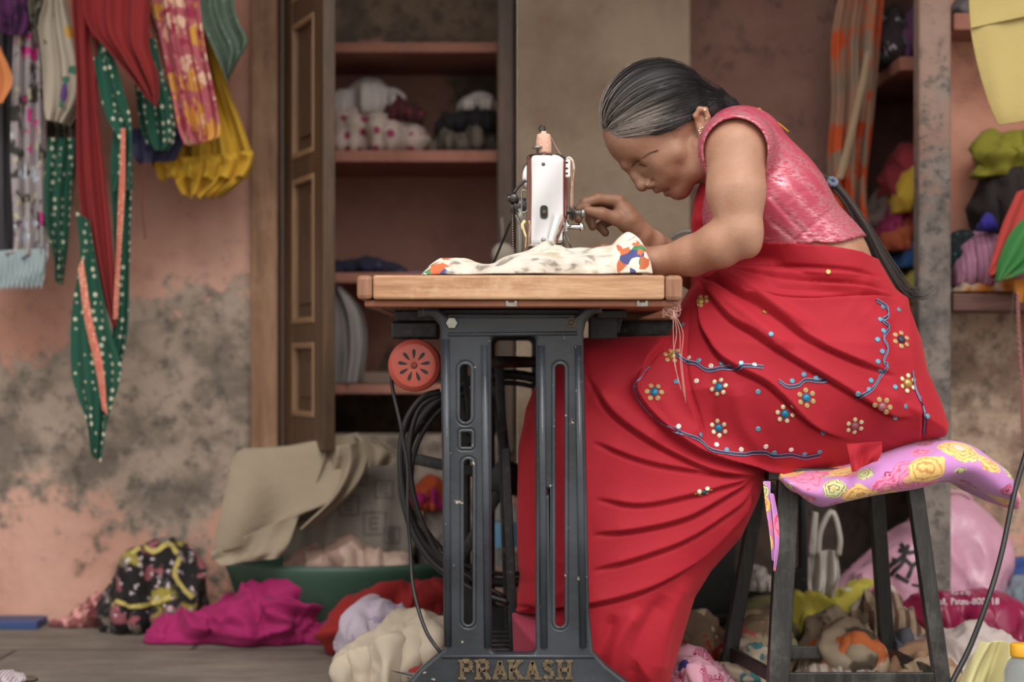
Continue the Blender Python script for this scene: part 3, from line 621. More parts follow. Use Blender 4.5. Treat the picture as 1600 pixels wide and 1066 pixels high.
# ---------------------------------------------------------------- stool
m_st = wood('scuffed_black_stool', (18,18,19), (34,33,33), (62,60,58), 'Z', 5., .42, .3, (120,116,112))
stool = empty('stool', (.58, .35, 0), 'black square tube metal stool under the seated woman', 'stool')
ZS = .405
legs = [(.20, 1236, 756, 1216, 1058), (.20, 1434, 762, 1472, 1055), (.50, 1186, 760, 1140, 1032), (.50, 1361, 770, 1385, 1030)]
rung = []
for Y, a0, b0_, a1, b1 in legs:
    t = P(a0, b0_, Y); t.z = ZS; q = P(a1, b1, Y); q.z = .058; s = (t - q); f = q - s * (q.z / s.z); f.z = 0
    t.y += .035 if Y < .3 else -.035
    MB().bar(f, t, .037 if Y < .3 and a0 < 1300 else .027, .030).build('leg', m_st, stool, smooth=False, bevel=.002); rung.append(q)
for i, j in ((0, 1), (2, 3), (0, 2), (1, 3)): MB().bar(rung[i] , rung[j], .024, .010).build('rung', m_st, stool, smooth=False, bevel=.0015)
tp = [P(1212, 0, .20).x, P(1440, 0, .20).x]
MB().box((tp[0] - .01, 0.22, ZS), (tp[1] + .01, .495, ZS + .022)).build('seat', m_st, stool, smooth=False, bevel=.003)
# ---------------------------------------------------------------- cloth on the sewing table
def table_cloth():
    nx, ny = 110, 40; top = [(660,431),(672,418),(690,408),(712,407),(740,413),(775,416),(800,408),(830,394),(862,389),(880,391),(910,396),(945,394),(968,384),(985,378),(1000,381),(1010,395),(1014,412),(1016,428)]
    xs = np.linspace(661, 1015, nx); tp_ = np.interp(xs, [p[0] for p in top], [p[1] for p in top]); G = np.zeros((ny, nx, 3)); rs = np.random.RandomState(4)
    for i, px in enumerate(xs):
        zt = P(px, tp_[i], .13).z; hh = max(zt - TZ - .004, .004)
        yf = .035 + .012 * math.sin(i * .11) + .01 * math.sin(i * .29 + 1); yb = .24 + .02 * math.sin(i * .07)
        x_ = P(px, 430, .10).x
        for j in range(ny):
            v = j / (ny - 1); y = yf + (yb - yf) * v; s = math.sin(math.pi * min(1, v * 1.02) ** .8) ** .55 if 0 < v < 1 else 0
            f = .008 * abs(math.sin(v * 9 + i * .06 + 2.5 * math.sin(i * .05))) + .006 * abs(math.sin(v * 13 - i * .09 + 1)) + .003 * math.sin(i * .3 + 6 * v) - .006
            dip = .0
            G[j, i] = (x_ + .004 * math.sin(v * 9 + i * .2), y, TZ + .003 + max(0, hh * s * (1 - .0 * v) + f * min(1, s * 1.6) * (hh / .04 + .25)))
    return G
m_tc, nt, b = newmat('printed_white_fabric'); co = coords(nt); sp = N(nt, 'SeparateXYZ', Vector=co).outputs[0]
wz = N(nt, 'TexNoise', Vector=co, Scale=9., Detail=3.); pos = N(nt, 'VectorMath', {'operation': 'MULTIPLY_ADD'}, i0=wz.outputs['Color'], i1=(.05, .05, .05), i2=co).outputs[0]
sxp = N(nt, 'SeparateXYZ', Vector=pos).outputs[0]
v1 = N(nt, 'TexVoronoi', {'feature': 'F1'}, Vector=pos, Scale=58.); cc = N(nt, 'SeparateColor', Color=v1.outputs['Color']).outputs[0]
pal = ramp(nt, cc, [(0, (196,104,66)), (.2, (222,214,200)), (.42, (74,76,130)), (.5, (222,216,204)), (.68, (70,130,84)), (.76, (200,108,64)), (.88, (226,220,210))], 'CONSTANT')
wt_ = ramp(nt, N(nt, 'TexNoise', Vector=N(nt, 'Mapping', Vector=pos, Scale=(1, 4, 4)).outputs[0], Scale=14., Detail=3.).outputs[0], [(.34, (140,130,120)), (.42, (200,192,180)), (.55, (214,207,197)), (.62, (204,192,172)), (.7, (176,164,148))])
ends = mth(nt, 'ADD', step(nt, sxp, .155, .165), mth(nt, 'SUBTRACT', 1., step(nt, sxp, -.135, -.12)))
c = mix(nt, ends, wt_, pal); nt.links.new(c, b.inputs['Base Color']); b.inputs['Roughness'].default_value = .75
nt.links.new(N(nt, 'Bump', Height=wz.outputs[0], Strength=.3, Distance=.01).outputs[0], b.inputs['Normal'])
o = gridmesh('fabric', table_cloth(), m_tc, solid=.0015); tag(o, 'white printed fabric with orange, green and blue ends being sewn on the table', 'fabric')
# thread tangle hanging from the table corner
m_pt = simple('pale_thread', (206,160,150), .8)
tt = MB(); rs = random.Random(3); c0 = P(1050, 482, .02)
for k in range(9):
    pts = [c0 + Vector((rs.uniform(-.016, .016), rs.uniform(-.004, .004), rs.uniform(-.016, .016))) for _ in range(7)]; tt.tube(spline(pts, 40), .0005, 4)
for k in range(4):
    x_ = 1050 + k * 5; tt.tube(spline([P(1052, 486, .01), P(x_ + 2, 520, .01), P(x_ + rs.uniform(-4, 4), 560, .01), P(x_ + 8 + rs.uniform(-3, 3), 600 + 10 * k, .01)], 24), .0006, 4)
tt.build('thread_tangle', m_pt, table)
bt = cable('blue_thread', [P(636, 431, .01), P(642, 426, .02), P(655, 424, .03), P(664, 430, .03)], .0007, simple('blue_thread', (60,60,110), .8), 'loose dark blue thread end at the left of the table top', 'thread', 20)
# ---------------------------------------------------------------- cushion on the stool
m_cu, nt, b = newmat('lavender_floral'); co = coords(nt)
wz = N(nt, 'TexNoise', Vector=co, Scale=26., Detail=2.); pos = N(nt, 'VectorMath', {'operation': 'MULTIPLY_ADD'}, i0=wz.outputs['Color'], i1=(.022,) * 3, i2=co).outputs[0]
c = lin((204,140,206)) 
def fl(c, scl, r, off, cols, den):
    p2 = N(nt, 'VectorMath', {'operation': 'ADD'}, i0=pos, i1=off).outputs[0]; vo = N(nt, 'TexVoronoi', Vector=p2, Scale=scl); d = vo.outputs['Distance']
    keep = mth(nt, 'LESS_THAN', N(nt, 'SeparateColor', Color=vo.outputs['Color']).outputs[1], den)
    small = mth(nt, 'SINE', mth(nt, 'ADD', mth(nt, 'MULTIPLY', d, 62.), mth(nt, 'MULTIPLY', N(nt, 'TexNoise', Vector=p2, Scale=scl * 5., Detail=2.).outputs[0], 16.)))
    inner = mix(nt, step(nt, small, -.9, -.3), lin(cols[1]), lin(cols[0])); inner = mix(nt, step(nt, d, r * .28, r * .34), lin(cols[2]), inner)
    return mix(nt, mth(nt, 'MULTIPLY', mth(nt, 'SUBTRACT', 1., step(nt, d, r, r * 1.06)), keep), c, inner)
c = fl(c, 18., .34, (1.3, .2, 4.4), ((206,214,160), (150,110,70), (206,190,120)), .7)
c = fl(c, 22., .30, (5.3, 2.2, 1.4), ((170,40,90), (226,150,190), (120,20,60)), .8)
c = fl(c, 13., .42, (2.1, 6.2, 7.3), ((240,140,180), (214,90,140), (246,190,150)), .8)
c = fl(c, 12., .44, (8.4, 3.2, 2.9), ((246,206,130), (216,150,90), (206,206,196)), .8)
nt.links.new(c, b.inputs['Base Color']); b.inputs['Roughness'].default_value = .8; b.inputs['Sheen Weight'].default_value = .2
nt.links.new(N(nt, 'Bump', Height=wz.outputs[0], Strength=.2, Distance=.01).outputs[0], b.inputs['Normal'])
def cushion():
    # cross sections along x : (px, top py, bottom py)
    S = [(1206,742,752),(1228,738,772),(1262,732,796),(1300,724,790),(1370,704,780),(1420,690,768),(1455,684,758),(1490,690,756),(1530,706,776),(1562,732,792),(1585,762,800),(1599,781,800)]
    nx, nr = 70, 28; sp_ = spline([(a, b_, c_) for a, b_, c_ in S], nx); V = []; Yc = .345; 
    for i, (a, t, bo) in enumerate(sp_):
        u = i / (nx - 1); hw = .195 * (min(1, u * 8 + .75)) * (1 if u < .6 else max(.12, 1 - ((u - .6) / .4) ** 2 * .9)); A = P(a, t, Yc - .10); B = P(a, bo, Yc - .10)
        zc, hz = (A.z + B.z) / 2, max((A.z - B.z) / 2, .003)
        for k in range(nr):
            q = 2 * math.pi * k / nr; cy, cz = math.cos(q), math.sin(q)
            y = Yc + hw * math.copysign(abs(cy) ** .8, cy); z = zc + hz * math.copysign(abs(cz) ** .75, cz)
            z += .003 * math.sin(9 * u * 3 + k) * (1 if u > .1 else 0); z = max(z, ZS + .024) if (P(a, 0, .3).x < tp[1] + .012 and y > .215 and y < .50) else z
            V.append((P(a, 0, Yc).x * .5 + A.x * .5, y, z))
    Fc = [(i * nr + k, i * nr + (k + 1) % nr, (i + 1) * nr + (k + 1) % nr, (i + 1) * nr + k) for i in range(nx - 1) for k in range(nr)]
    Fc += [tuple(range(nr - 1, -1, -1)), tuple((nx - 1) * nr + k for k in range(nr))]
    return V, Fc
V, Fc = cushion(); cu = mesh('cushion', V, Fc, m_cu, None, sub=1); tag(cu, 'lavender floral cushion draped over the black stool, its corner hanging to the right', 'cushion')
for k, (l_, r2_) in enumerate((([(1192,752), (1196,790), (1203,840), (1206,876)], [(1204,752), (1204,790), (1209,840), (1210,878)]), ([(1202,770), (1207,810), (1210,850), (1208,893)], [(1209,772), (1216,812), (1217,850), (1211,893)]))):
    hang('tie_ribbon', l_, r2_, .145 - .004 * k, m_cu, parent=cu, pleats=1, amp=.002, nu=8, nv=30, seed=150 + k, solid=.001)
# ---------------------------------------------------------------- garments hanging on the left
rail_z = 1.60
rl = MB().tube([(-2.28, 1.14, rail_z), (-.64, 1.14, rail_z)], .006, 8).build('clothes_line', m_steel); tag(rl, 'line the clothes at the left of the door hang from', 'clothes line')
HY = 1.14
def H(name, L, Rr, m, label, dy=0., **k): return hang(name, [(L[0][0], -60)] + L if L[0][1] <= 0 else L, [(Rr[0][0], -60)] + Rr if Rr[0][1] <= 0 else Rr, HY + dy, m, label, **k)
m_cloth_bluegrey = cloth('dark_grey_fabric', (62,60,66), [('stripe', (84,82,88), 30., .4)])
H('trousers', [(-40, 0), (-30,200), (-20,440)], [(28,0), (26,220), (30,420)], m_cloth_bluegrey, 'dark grey garment hanging at the far left edge', .06, pleats=2, amp=.01)
m_fl = cloth('grey_pink_floral', (176,166,170), [('noise', (66,64,60), 22., .44), ('blob', (206,60,140), 15., .34, .7), ('blob', (200,206,216), 18., .30, .6), ('blob', (196,190,160), 22., .25)], mott=.3)
H('floral_dress', [(28,0), (22,100), (18,250), (22,380), (6,400)], [(66,0), (70,150), (74,300), (76,400), (72,418)], m_fl, 'grey, pink and white floral dress hanging above the pale blue frill', .0, pleats=2.5, amp=.016, hem=6, seed=2)
m_pb = cloth('pale_blue', (168,186,190), [('stripe', (130,146,150), 60., .35)])
hang('dress_frill', [(-6,392), (-4,430), (-2,452)], [(70,388), (70,420), (66,448)], HY - .02, m_pb, 'pleated pale blue frill at the lower hem of the floral dress', 'frill', pleats=9, amp=.006, seed=3, hem=5)
m_pp = cloth('purple', (92,40,92), [('noise', (54,26,60), 20., .5), ('blob', (190,60,150), 30., .2, .4)])
H('purple_blouse', [(-20,0), (-14,30), (-10,50)], [(40,0), (44,30), (40,56)], m_pp, 'dark purple blouse bundled at the top left corner', -.03, pleats=2, amp=.012, seed=5)
m_or = cloth('orange_fabric', (216,130,74))
hang('orange_dupatta', [(-30,60), (-30,110), (-14,165)], [(0,72), (20,125), (6,162)], HY - .05, m_or, 'orange cloth end hanging at the left edge of the picture', pleats=1, amp=.008, seed=6)
m_kn = cloth('olive_black_print', (112,106,90), [('noise', (40,38,36), 26., .5), ('blob', (170,160,130), 30., .25)])
H('olive_scarf', [(44,0), (48,40), (60,74)], [(84,0), (96,30), (120,60)], m_kn, 'olive and black printed scarf end above the beige scarf', -.045, pleats=2, amp=.012, seed=7)
H('olive_blouse', [(66,60), (70,100), (72,200), (74,300), (76,330)], [(110,60), (116,120), (118,200), (114,290), (108,330)], m_kn, 'olive and black printed blouse behind the beige scarf', .05, pleats=3, amp=.012, seed=17)
m_bg = cloth('beige_scarf', (172,160,144), [('blob', (186,140,60), 5., .28, .6), ('blob', (88,62,120), 9., .25, .45), ('blob', (60,110,90), 10., .2, .35)])
H('beige_scarf', [(72,0), (62,40), (66,100), (68,160), (74,188)], [(100,0), (118,60), (134,115), (132,150), (104,195)], m_bg, 'beige scarf with purple and green flowers', -.07, pleats=1.4, amp=.016, seed=8)
m_gr = cloth('green_bandhani', (28,86,68), [('dot', (196,196,172), 52., .27)], mott=.3)
m_rd = cloth('dark_red_chiffon', (142,34,36), [], mott=.25)
m_pk = cloth('coral_border', (214,120,100), [('dot', (240,196,170), 130., .3)])
rdp = empty('red_dupatta', P(160, 720, HY - .1), 'long dark red dupatta with green dotted border, reaching lowest of the hanging clothes', 'dupatta')
hang('red_body', [(108,-60), (112,10), (120,120), (122,250), (130,340), (150,430), (176,510)], [(215,-60), (160,40), (152,150), (165,280), (176,380), (182,460), (184,512)], HY - .10, m_rd, parent=rdp, pleats=2, amp=.011, seed=9)
hang('red_fold', [(130,-60), (135,30), (170,80), (205,120), (236,160)], [(240,-60), (232,60), (244,110), (246,140), (244,168)], HY - .125, m_rd, parent=rdp, pleats=2.4, amp=.014, seed=10)
hang('green_border', [(118,330), (124,400), (110,500), (112,590), (135,660), (142,710)], [(140,345), (156,430), (175,520), (190,580), (168,660), (158,724)], HY - .115, m_gr, parent=rdp, pleats=1.5, amp=.009, seed=11)
hang('green_border', [(180,180), (172,260), (178,400), (176,500), (172,560)], [(206,190), (206,300), (204,420), (200,520), (184,596)], HY - .09, m_gr, parent=rdp, pleats=1.5, amp=.009, seed=12)
hang('green_border', [(144,60), (150,110), (166,180), (190,230), (176,300)], [(156,50), (178,90), (196,150), (207,200), (206,300)], HY - .105, m_gr, parent=rdp, pleats=1.2, amp=.009, seed=13)
hang('coral_trim', [(122,420), (132,500), (150,580), (160,640)], [(129,400), (144,500), (160,570), (168,650)], HY - .128, m_pk, parent=rdp, pleats=1, amp=.003, seed=14)
hang('coral_trim', [(190,200), (186,300), (182,400), (178,500)], [(196,200), (195,300), (189,400), (184,500)], HY - .118, m_pk, parent=rdp, pleats=1, amp=.003, seed=15)
H('green_dotted_blouse', [(206,60), (208,110), (216,180), (226,218), (240,236)], [(242,60), (252,110), (268,160), (272,215), (262,236)], m_gr, 'green white-dotted blouse end between the red dupatta and the pink floral skirt', -.06, pleats=2, amp=.012, seed=16)
H('green_dotted_scarf', [(76,215), (70,280), (72,350), (84,400), (88,440)], [(118,215), (112,280), (108,360), (104,400), (96,446)], m_gr, 'narrow green dotted scarf hanging just left of the red dupatta', -.02, pleats=2, amp=.012, seed=18)
H('peach_scarf', [(214,0), (226,60), (244,120), (262,170)], [(236,0), (250,40), (262,110), (274,160)], cloth('peach_lace', (200,130,116), [('dot', (226,180,160), 60., .3)]), 'peach embroidered scarf strip beside the pink floral skirt', -.02, pleats=1.5, amp=.008, seed=19)
m_ps = cloth('pink_yellow_floral', (196,96,110), [('blob', (206,150,70), 16., .42, .75), ('blob', (226,190,166), 22., .38, .7), ('blob', (160,50,80), 26., .32, .7)], mott=.25)
H('floral_skirt', [(234,0), (250,60), (266,130), (280,200), (290,228)], [(312,0), (322,80), (336,150), (345,205), (340,218)], m_ps, 'pink and yellow floral skirt hanging in front of the yellow dress', -.05, pleats=4, amp=.013, seed=20)
m_ye = cloth('mustard_yellow', (206,160,40), [], mott=.2)
yd = empty('yellow_dress', P(320, 310, HY), 'mustard yellow dress with a double frill, hanging nearest the wooden door frame', 'dress')
hang('yellow_body', [(240,-60), (242,100), (240,200), (236,262)], [(318,-60), (345,100), (378,190), (396,240)], HY + .06, m_ye, parent=yd, pleats=4, amp=.015, seed=21)
hang('yellow_frill', [(238,250), (244,268), (250,280)], [(396,236), (396,248), (386,278)], HY + .03, m_ye, parent=yd, pleats=5, amp=.014, seed=22, hem=3)
hang('yellow_frill', [(276,262), (276,285), (286,308)], [(388,258), (378,282), (342,310)], HY + .045, m_ye, parent=yd, pleats=3.5, amp=.015, seed=23, hem=3)
H('blue_cloth', [(206,200), (208,240), (216,256)], [(286,200), (288,225), (272,252)], cloth('slate_blue', (86,86,126), [('noise', (60,60,96), 20., .5)]), 'small slate blue cloth below the green dotted blouse', .01, pleats=3, amp=.01, seed=24)
H('sage_blouse', [(308,0), (318,40), (340,90), (356,128)], [(366,0), (374,35), (388,68), (362,110)], cloth('sage_green', (92,112,96), [('dot', (130,150,130), 60., .2)]), 'sage green blouse sleeve hanging over the top of the yellow dress', -.03, pleats=2, amp=.014, seed=25)
cable('hanging_thread', [P(224, 250, HY), P(224, 300, HY), P(223, 330, HY), P(227, 374, HY)], .0018, simple('rust_thread', (130,70,60), .8), 'rust coloured cord dangling below the small blue cloth', 'cord', 16)
cable('drawstring', [P(207, 240, HY - .05), P(206, 280, HY - .05), P(208, 298, HY - .05)], .0016, simple('grey_thread', (90,96,90), .8), 'short dark drawstring beside the red dupatta', 'cord', 16)
# ---------------------------------------------------------------- cupboard contents
def sh(py, Y=1.45): return Z(py, 1.40) + .001
m_sp = cloth('white_magenta_spots', (186,166,156), [('dot', (140,56,84), 26., .28)], mott=.25)
zb = Z(235, 1.40) + .001
heap('spotted_bundle', 512, 664, 166, 235, m_sp, 'white cloth bundle with magenta spots on the cupboard shelf', 1.44, .24, zb, 40, 1.25, seed=31, fr=7, amp=.6, prof=[(508,180),(530,170),(600,168),(640,178),(664,215),(666,230)])
heap('folded_sheet', 514, 640, 124, 178, cloth('grey_white', (176,166,162), []), 'greyish white folded sheet lying on the spotted bundle', 1.46, .22, Z(176, 1.44), 34, 1.2, amp=.4, seed=32)
heap('maroon_cloth', 588, 655, 148, 188, cloth('maroon', (80,30,36), [('blob', (140,60,70), 20., .2, .5)]), 'dark maroon cloth tucked at the right of the white sheet', 1.45, .14, Z(188, 1.44), 26, 1.3, seed=33)
heap('grey_shawl', 668, 784, 186, 235, cloth('charcoal_tweed', (74,64,58), [('noise', (96,86,78), 40., .5)]), 'brown-grey folded shawl lowest in the right cupboard stack', 1.44, .24, zb, 30, 1.15, amp=.4, seed=34, peak=.7)
heap('black_garment', 680, 784, 160, 202, cloth('blackish', (28,26,32), []), 'black folded garment between the shawl and the white cloth in the cupboard', 1.45, .22, Z(204, 1.44), 28, 1.15, amp=.4, seed=35, peak=.7)
heap('white_napkin', 716, 784, 145, 170, cloth('grey_white', (176,166,162), []), 'small white folded cloth on top of the black garment', 1.46, .18, Z(171, 1.44), 24, 1.1, amp=.3, seed=36)
heap('navy_bundle', 512, 634, 400, 426, cloth('navy_print', (34,34,58), [('blob', (120,124,140), 34., .22, .5)]), 'navy bundle with a pale print on the lower cupboard shelf', 1.43, .2, Z(426, 1.40) + .001, 30, 1.15, seed=37)
heap('pale_bag', 768, 812, 374, 426, cloth('dusty_white', (160,150,140), []), 'dusty pale pouch on the shelf behind the sewing machine', 1.41, .1, Z(426, 1.40) + .001, 22, 1.1, seed=38) if False else None
hang('hanging_sheet', [(514,444), (514,500), (516,560), (518,600)], [(534,446), (566,490), (574,540), (568,598)], 1.43, cloth('dim_white', (150,142,140), []), 'pale sheet hanging in the lowest compartment of the cupboard', 'sheet', pleats=2, amp=.02, seed=39)
mb = MB().box((X(565, 1.45), 1.43, Z(601, 1.40) + .001), (X(614, 1.45), 1.55, Z(582, 1.43))); tag(mb.build('cardboard_box', simple('dull_card', (110,92,80), .8), smooth=False, bevel=.003), 'dull brown box on the lowest cupboard shelf', 'box')
pb = MB().lathe(P(786, 398, 1.27), [(.001, -.012), (.022, -.010), (.028, 0), (.024, .012), (.001, .014)], 'y', 20).tube([P(786, 380, 1.27), P(784, 340, 1.285)], .0018, 6)
tag(pb.build('string_roll', simple('dusty_white2', (150,140,128), .8), None), 'dusty pale roll of string hung on the dark jamb behind the machine', 'string roll')
# ---------------------------------------------------------------- left floor
m_mag = cloth('magenta_cotton', (160,24,92), [], mott=.2)
bb_ = heap('black_bundle', 160, 312, 842, 962, cloth('black_multicolour', (30,26,28), [('noise', (140,128,56), 11., .40), ('noise', (140,80,88), 18., .42), ('noise', (110,98,92), 26., .40), ('blob', (190,176,180), 50., .25, .5)], mott=.2), 'black bundle of garments with yellow and pink trim against the wall', None, .22, None, 44, 1.6, seed=41, prof=[(158,935),(180,895),(200,858),(232,842),(262,846),(292,866),(310,900),(316,945)])
heap('maroon_lace', 82, 262, 925, 978, cloth('maroon_lace', (130,70,70), [('noise', (196,140,136), 22., .5), ('blob', (90,40,44), 18., .3)]), 'maroon and pink lace cloth spread on the floor left of the magenta cloth', None, .12, None, 36, 1.6, seed=42, peak=.75)
heap('magenta_cloth', 246, 572, 902, 1010, m_mag, 'crumpled magenta cloth on the stone floor', None, .24, None, 90, seed=57, fr=13, amp=1.25, prof=[(250,975),(262,955),(300,945),(340,925),(380,912),(420,904),(455,900),(476,915),(495,945),(535,955),(572,962)])
bs = MB().lathe((X(480, 1.12), 1.16, 0), [(.18, .002), (.19, .004), (.232, .07), (.238, .078), (.236, .084), (.226, .084), (.22, .078), (.18, .01), (.001, .009)], 'z', 48)
bo = bs.build('basin', simple('green_plastic', (54,84,70), .5, 0, .2)); tag(bo, 'dark green plastic basin under the burlap sack', 'basin')
V_ = bo.data.vertices
for v in V_: v.co.x *= 1.10; v.co.y *= .72; v.co.z *= 2.05
bo.location = (X(532, 1.15), 1.15, .0)
m_bur = cloth('burlap', (158,142,120), [], weave=120, mott=.35, rough=.95, wr=.4)
# burlap sack: a broad sheet folded over the heap
def sackgrid():
    L = [(372,700),(358,760),(342,820),(332,862),(340,884)]; Rr = [(545,676),(612,695),(600,730),(560,760),(540,800)]
    nv, nu = 50, 60; A = spline([(420,704),(372,706),(354,760),(340,820),(332,866)], nv); B = spline([(560,676),(570,700),(560,738),(520,780),(470,800)], nv); G = np.zeros((nv, nu, 3))
    for j in range(nv):
        v = j / (nv - 1)
        for i in range(nu):
            u = i / (nu - 1); px = A[j][0] + (B[j][0] - A[j][0]) * u; py = A[j][1] + (B[j][1] - A[j][1]) * u + 12 * v * math.sin(3.1 * u) 
            Y = 1.12 - .16 * math.sin(1.2 * v + .3) - .02 * math.sin(5 * u + 2 * v) + .06 * (u - .5) ** 2 + .012 * math.sin(9 * u - 4 * v)
            G[j, i] = P(px, py, Y)
    return G
sk = empty('burlap_sack', P(450, 884, 1.05), 'beige burlap sack thrown over the green basin', 'sack')
gridmesh('sack_front', sackgrid(), m_bur, sk, solid=.004)
hang('sack_hem', [(331,862), (332,874), (346,884)], [(470,798), (452,850), (436,872)], .955, m_bur, parent=sk, pleats=1.2, amp=.010, seed=61)
hang('sack_fold', [(508,700), (500,740), (478,790), (456,826)], [(566,690), (572,722), (548,772), (488,824)], 1.01, m_bur, parent=sk, pleats=1.2, amp=.03, seed=62)
hang('sack_flap', [(548,678), (560,700), (570,730)], [(592,690), (618,708), (612,728)], 1.06, m_bur, parent=sk, pleats=1, amp=.014, seed=63)
m_prt = cloth('printed_sack', (150,142,132), [], weave=90, mott=.4)
psk = heap('printed_sack', 450, 640, 716, 852, m_prt, 'greyish white woven sack with dark printed squares behind the burlap', 1.10, .16, .16, 34, 1.15, seed=64, amp=.5, fr=7, prof=[(450,800),(480,760),(540,722),(590,712),(622,740),(640,800)])
heap('pink_grey_cloth', 436, 640, 832, 876, cloth('pinkish_grey', (168,136,124), [('noise', (196,170,156), 12., .5)]), 'pinkish grey folded cloth filling the green basin', 1.05, .18, .13, 32, 1.3, seed=65)
heap('red_cloth', 524, 694, 903, 952, cloth('deep_red', (148,28,28), []), 'deep red cloth lying in front of the green basin', .80, .14, None, 40, seed=66, prof=[(524,940),(545,918),(580,905),(610,903),(650,912),(694,905)])
heap('lavender_cloth', 540, 692, 934, 1006, cloth('pale_lavender', (182,168,184), [('ring', (150,136,160), 18., .4)]), 'pale lavender lace cloth between the red cloth and the cream cloth', .67, .11, None, 36, 1.45, seed=67, peak=.3)
heap('brown_print_cloth', 640, 700, 952, 990, cloth('brown_blue_print', (110,76,56), [('blob', (44,50,90), 20., .35, .5), ('blob', (190,140,90), 30., .3, .6)]), 'small brown and blue printed cloth beside the stand foot', .62, .08, .01, 24, 1.3, seed=68)
heap('cream_cloth', 528, 700, 950, 1064, cloth('cream_cotton', (186,172,152), [], mott=.12), 'large cream cloth heap on the floor left of the cast iron stand', .40, .24, None, 50, 1.3, seed=69, fr=9, amp=.75, prof=[(528,1035),(540,1010),(570,990),(610,968),(650,953),(690,950),(700,952)])
heap('red_scrap', 636, 668, 1042, 1068, cloth('deep_red', (148,28,28), []), 'small red scrap by the left foot of the stand', .35, .05, .03, 16, 1.2, seed=70)
shr = empty('shears', P(640, 1058, .33), 'open steel shears whose tips point out beside the stand foot', 'shears')
for k, (a, b_) in enumerate((((609, 1047), (655, 1062)), ((610, 1049), (655, 1056)))):
    p, q = P(*a, .33), P(*b_, .33); p.y -= 0; MB().add([p, q + Vector((0, 0, .004)), q - Vector((0, 0, .004)), p + Vector((0, .004, 0)), q + Vector((0, .004, .004)), q + Vector((0, .004, -.004))], [(0,1,2),(3,5,4),(0,3,4,1),(1,4,5,2),(2,5,3,0)]).build('blade', m_steel, shr, smooth=False)
heap('striped_cloth', -30, 34, 1046, 1074, cloth('white_stripe', (206,194,196), [('stripe', (150,130,150), 60., .4)]), 'white cloth with thin stripes at the bottom left corner', None, .10, None, 26, 1.3, seed=71)
heap('brown_scrap', 26, 58, 1056, 1066, cloth('brown_scrap', (96,84,66), []), 'small brown scrap right of the striped cloth', None, .04, None, 14, 1.2, seed=72)
tag(MB().box((-1.25, 1.20, .0), (X(61, 1.22), 1.30, .018)).build('blue_board', simple('blue_paint', (44,70,120), .5, 0, .2), smooth=False, bevel=.002), 'flat blue board on the floor against the wall at the left', 'board')
# things seen behind the stand
heap('orange_cloth', 640, 700, 742, 798, cloth('orange_red', (190,74,36), [('blob', (150,30,90), 10., .4, .5)]), 'orange and red cloth seen behind the flywheel', 1.12, .14, Z(800, 1.12), 26, 1.3, seed=73)
heap('grey_bundle', 630, 780, 780, 955, cloth('dusty_grey', (134,122,116), [('noise', (160,150,142), 8., .5)]), 'tall dusty grey bundle behind the flywheel', 1.18, .15, 0.0, 36, 1.2, seed=74, peak=.6)
heap('brown_bundle', 700, 850, 690, 800, cloth('dusty_brown', (112,92,80), []), 'dusty brown bundle stacked behind the stand', 1.19, .12, Z(800, 1.19), 26, 1.2, seed=75) if False else None
wbm, nt, b = newmat('clear_plastic'); b.inputs['Transmission Weight'].default_value = .85; b.inputs['Roughness'].default_value = .12; b.inputs['Base Color'].default_value = (.85, .93, .96, 1); b.inputs['IOR'].default_value = 1.2
bt_ = empty('water_bottle', P(787, 890, .95), 'clear water bottle with a blue label standing behind the stand', 'bottle'); bz = P(787, 890, .95); hB = P(0, 768, .95).z - bz.z
MB().lathe(bz, [(.001, 0), (.030, .002), (.032, .01), (.032, hB * .68), (.028, hB * .76), (.012, hB * .92), (.012, hB * .95)], 'z', 24).build('bottle_body', wbm, bt_)
MB().lathe(bz, [(.0325, hB * .30), (.0328, hB * .31), (.0328, hB * .60), (.0325, hB * .61)], 'z', 24, cap=False).build('bottle_label', simple('blue_label', (110,170,210), .5), bt_)
MB().lathe(bz, [(.001, hB * .94), (.014, hB * .94), (.014, hB * .995), (.001, hB)], 'z', 18).build('bottle_cap', simple('white_cap', (220,224,226), .5), bt_)
heap('tan_bundle', 752, 830, 866, 950, cloth('tan_canvas', (164,136,118), [], mott=.2), 'tan canvas bundle on the floor under the water bottle', .88, .12, None if False else .0, 28, 1.15, seed=76)
# ---------------------------------------------------------------- second stand in the background (right)
s2 = empty('sewing_stand', P(1165, 955, .95), 'second black cast iron sewing stand in the background, seen through the stool', 'sewing stand')
Y2 = .93
o2 = pz([(1085,700),(1262,700),(1264,930),(1275,958),(1058,962),(1080,930)][::-1], Y2)
h2 = []
for x0_, y0_, x1_, y1_ in ((1108, 760, 1124, 880), (1150, 770, 1222, 905), (1236, 760, 1250, 890)):
    a_ = P(x0_, y1_, Y2); c_ = P(x1_, y0_, Y2); h2.append(rrect(a_.x, a_.z, c_.x, c_.z, .008))
holed('stand_frame', o2, h2, Y2, Y2 + .03, m_dark, s2, .005)
sb = MB().box((P(1060, 0, Y2).x, Y2 - .02, 0), (P(1272, 0, Y2).x, Y2 + .06, P(0, 958, Y2).z)); sb.build('stand_foot', m_dark, s2, smooth=False, bevel=.006)
MB().box((P(1080, 0, Y2).x, Y2 - .01, P(0, 712, Y2).z), (P(1270, 0, Y2).x, Y2 + .05, P(0, 692, Y2).z)).build('stand_rail', m_dark, s2, smooth=False, bevel=.004)
MB().torus(P(1076, 402, .96), .056, .0042, 'y', 48, 8).torus(P(1076, 402, .965), .046, .003, 'y', 48, 8).build('hand_wheel', simple('grey_steel', (120,116,112), .4, .7), s2)
MB().tube([P(1076, 402, .95), P(1110, 402, 1.0)], .014, 10).box(tuple(P(1095, 476, .97)), tuple(P(1190, 385, 1.03))).build('machine_body', m_enam, s2, bevel=.004, smooth=False)
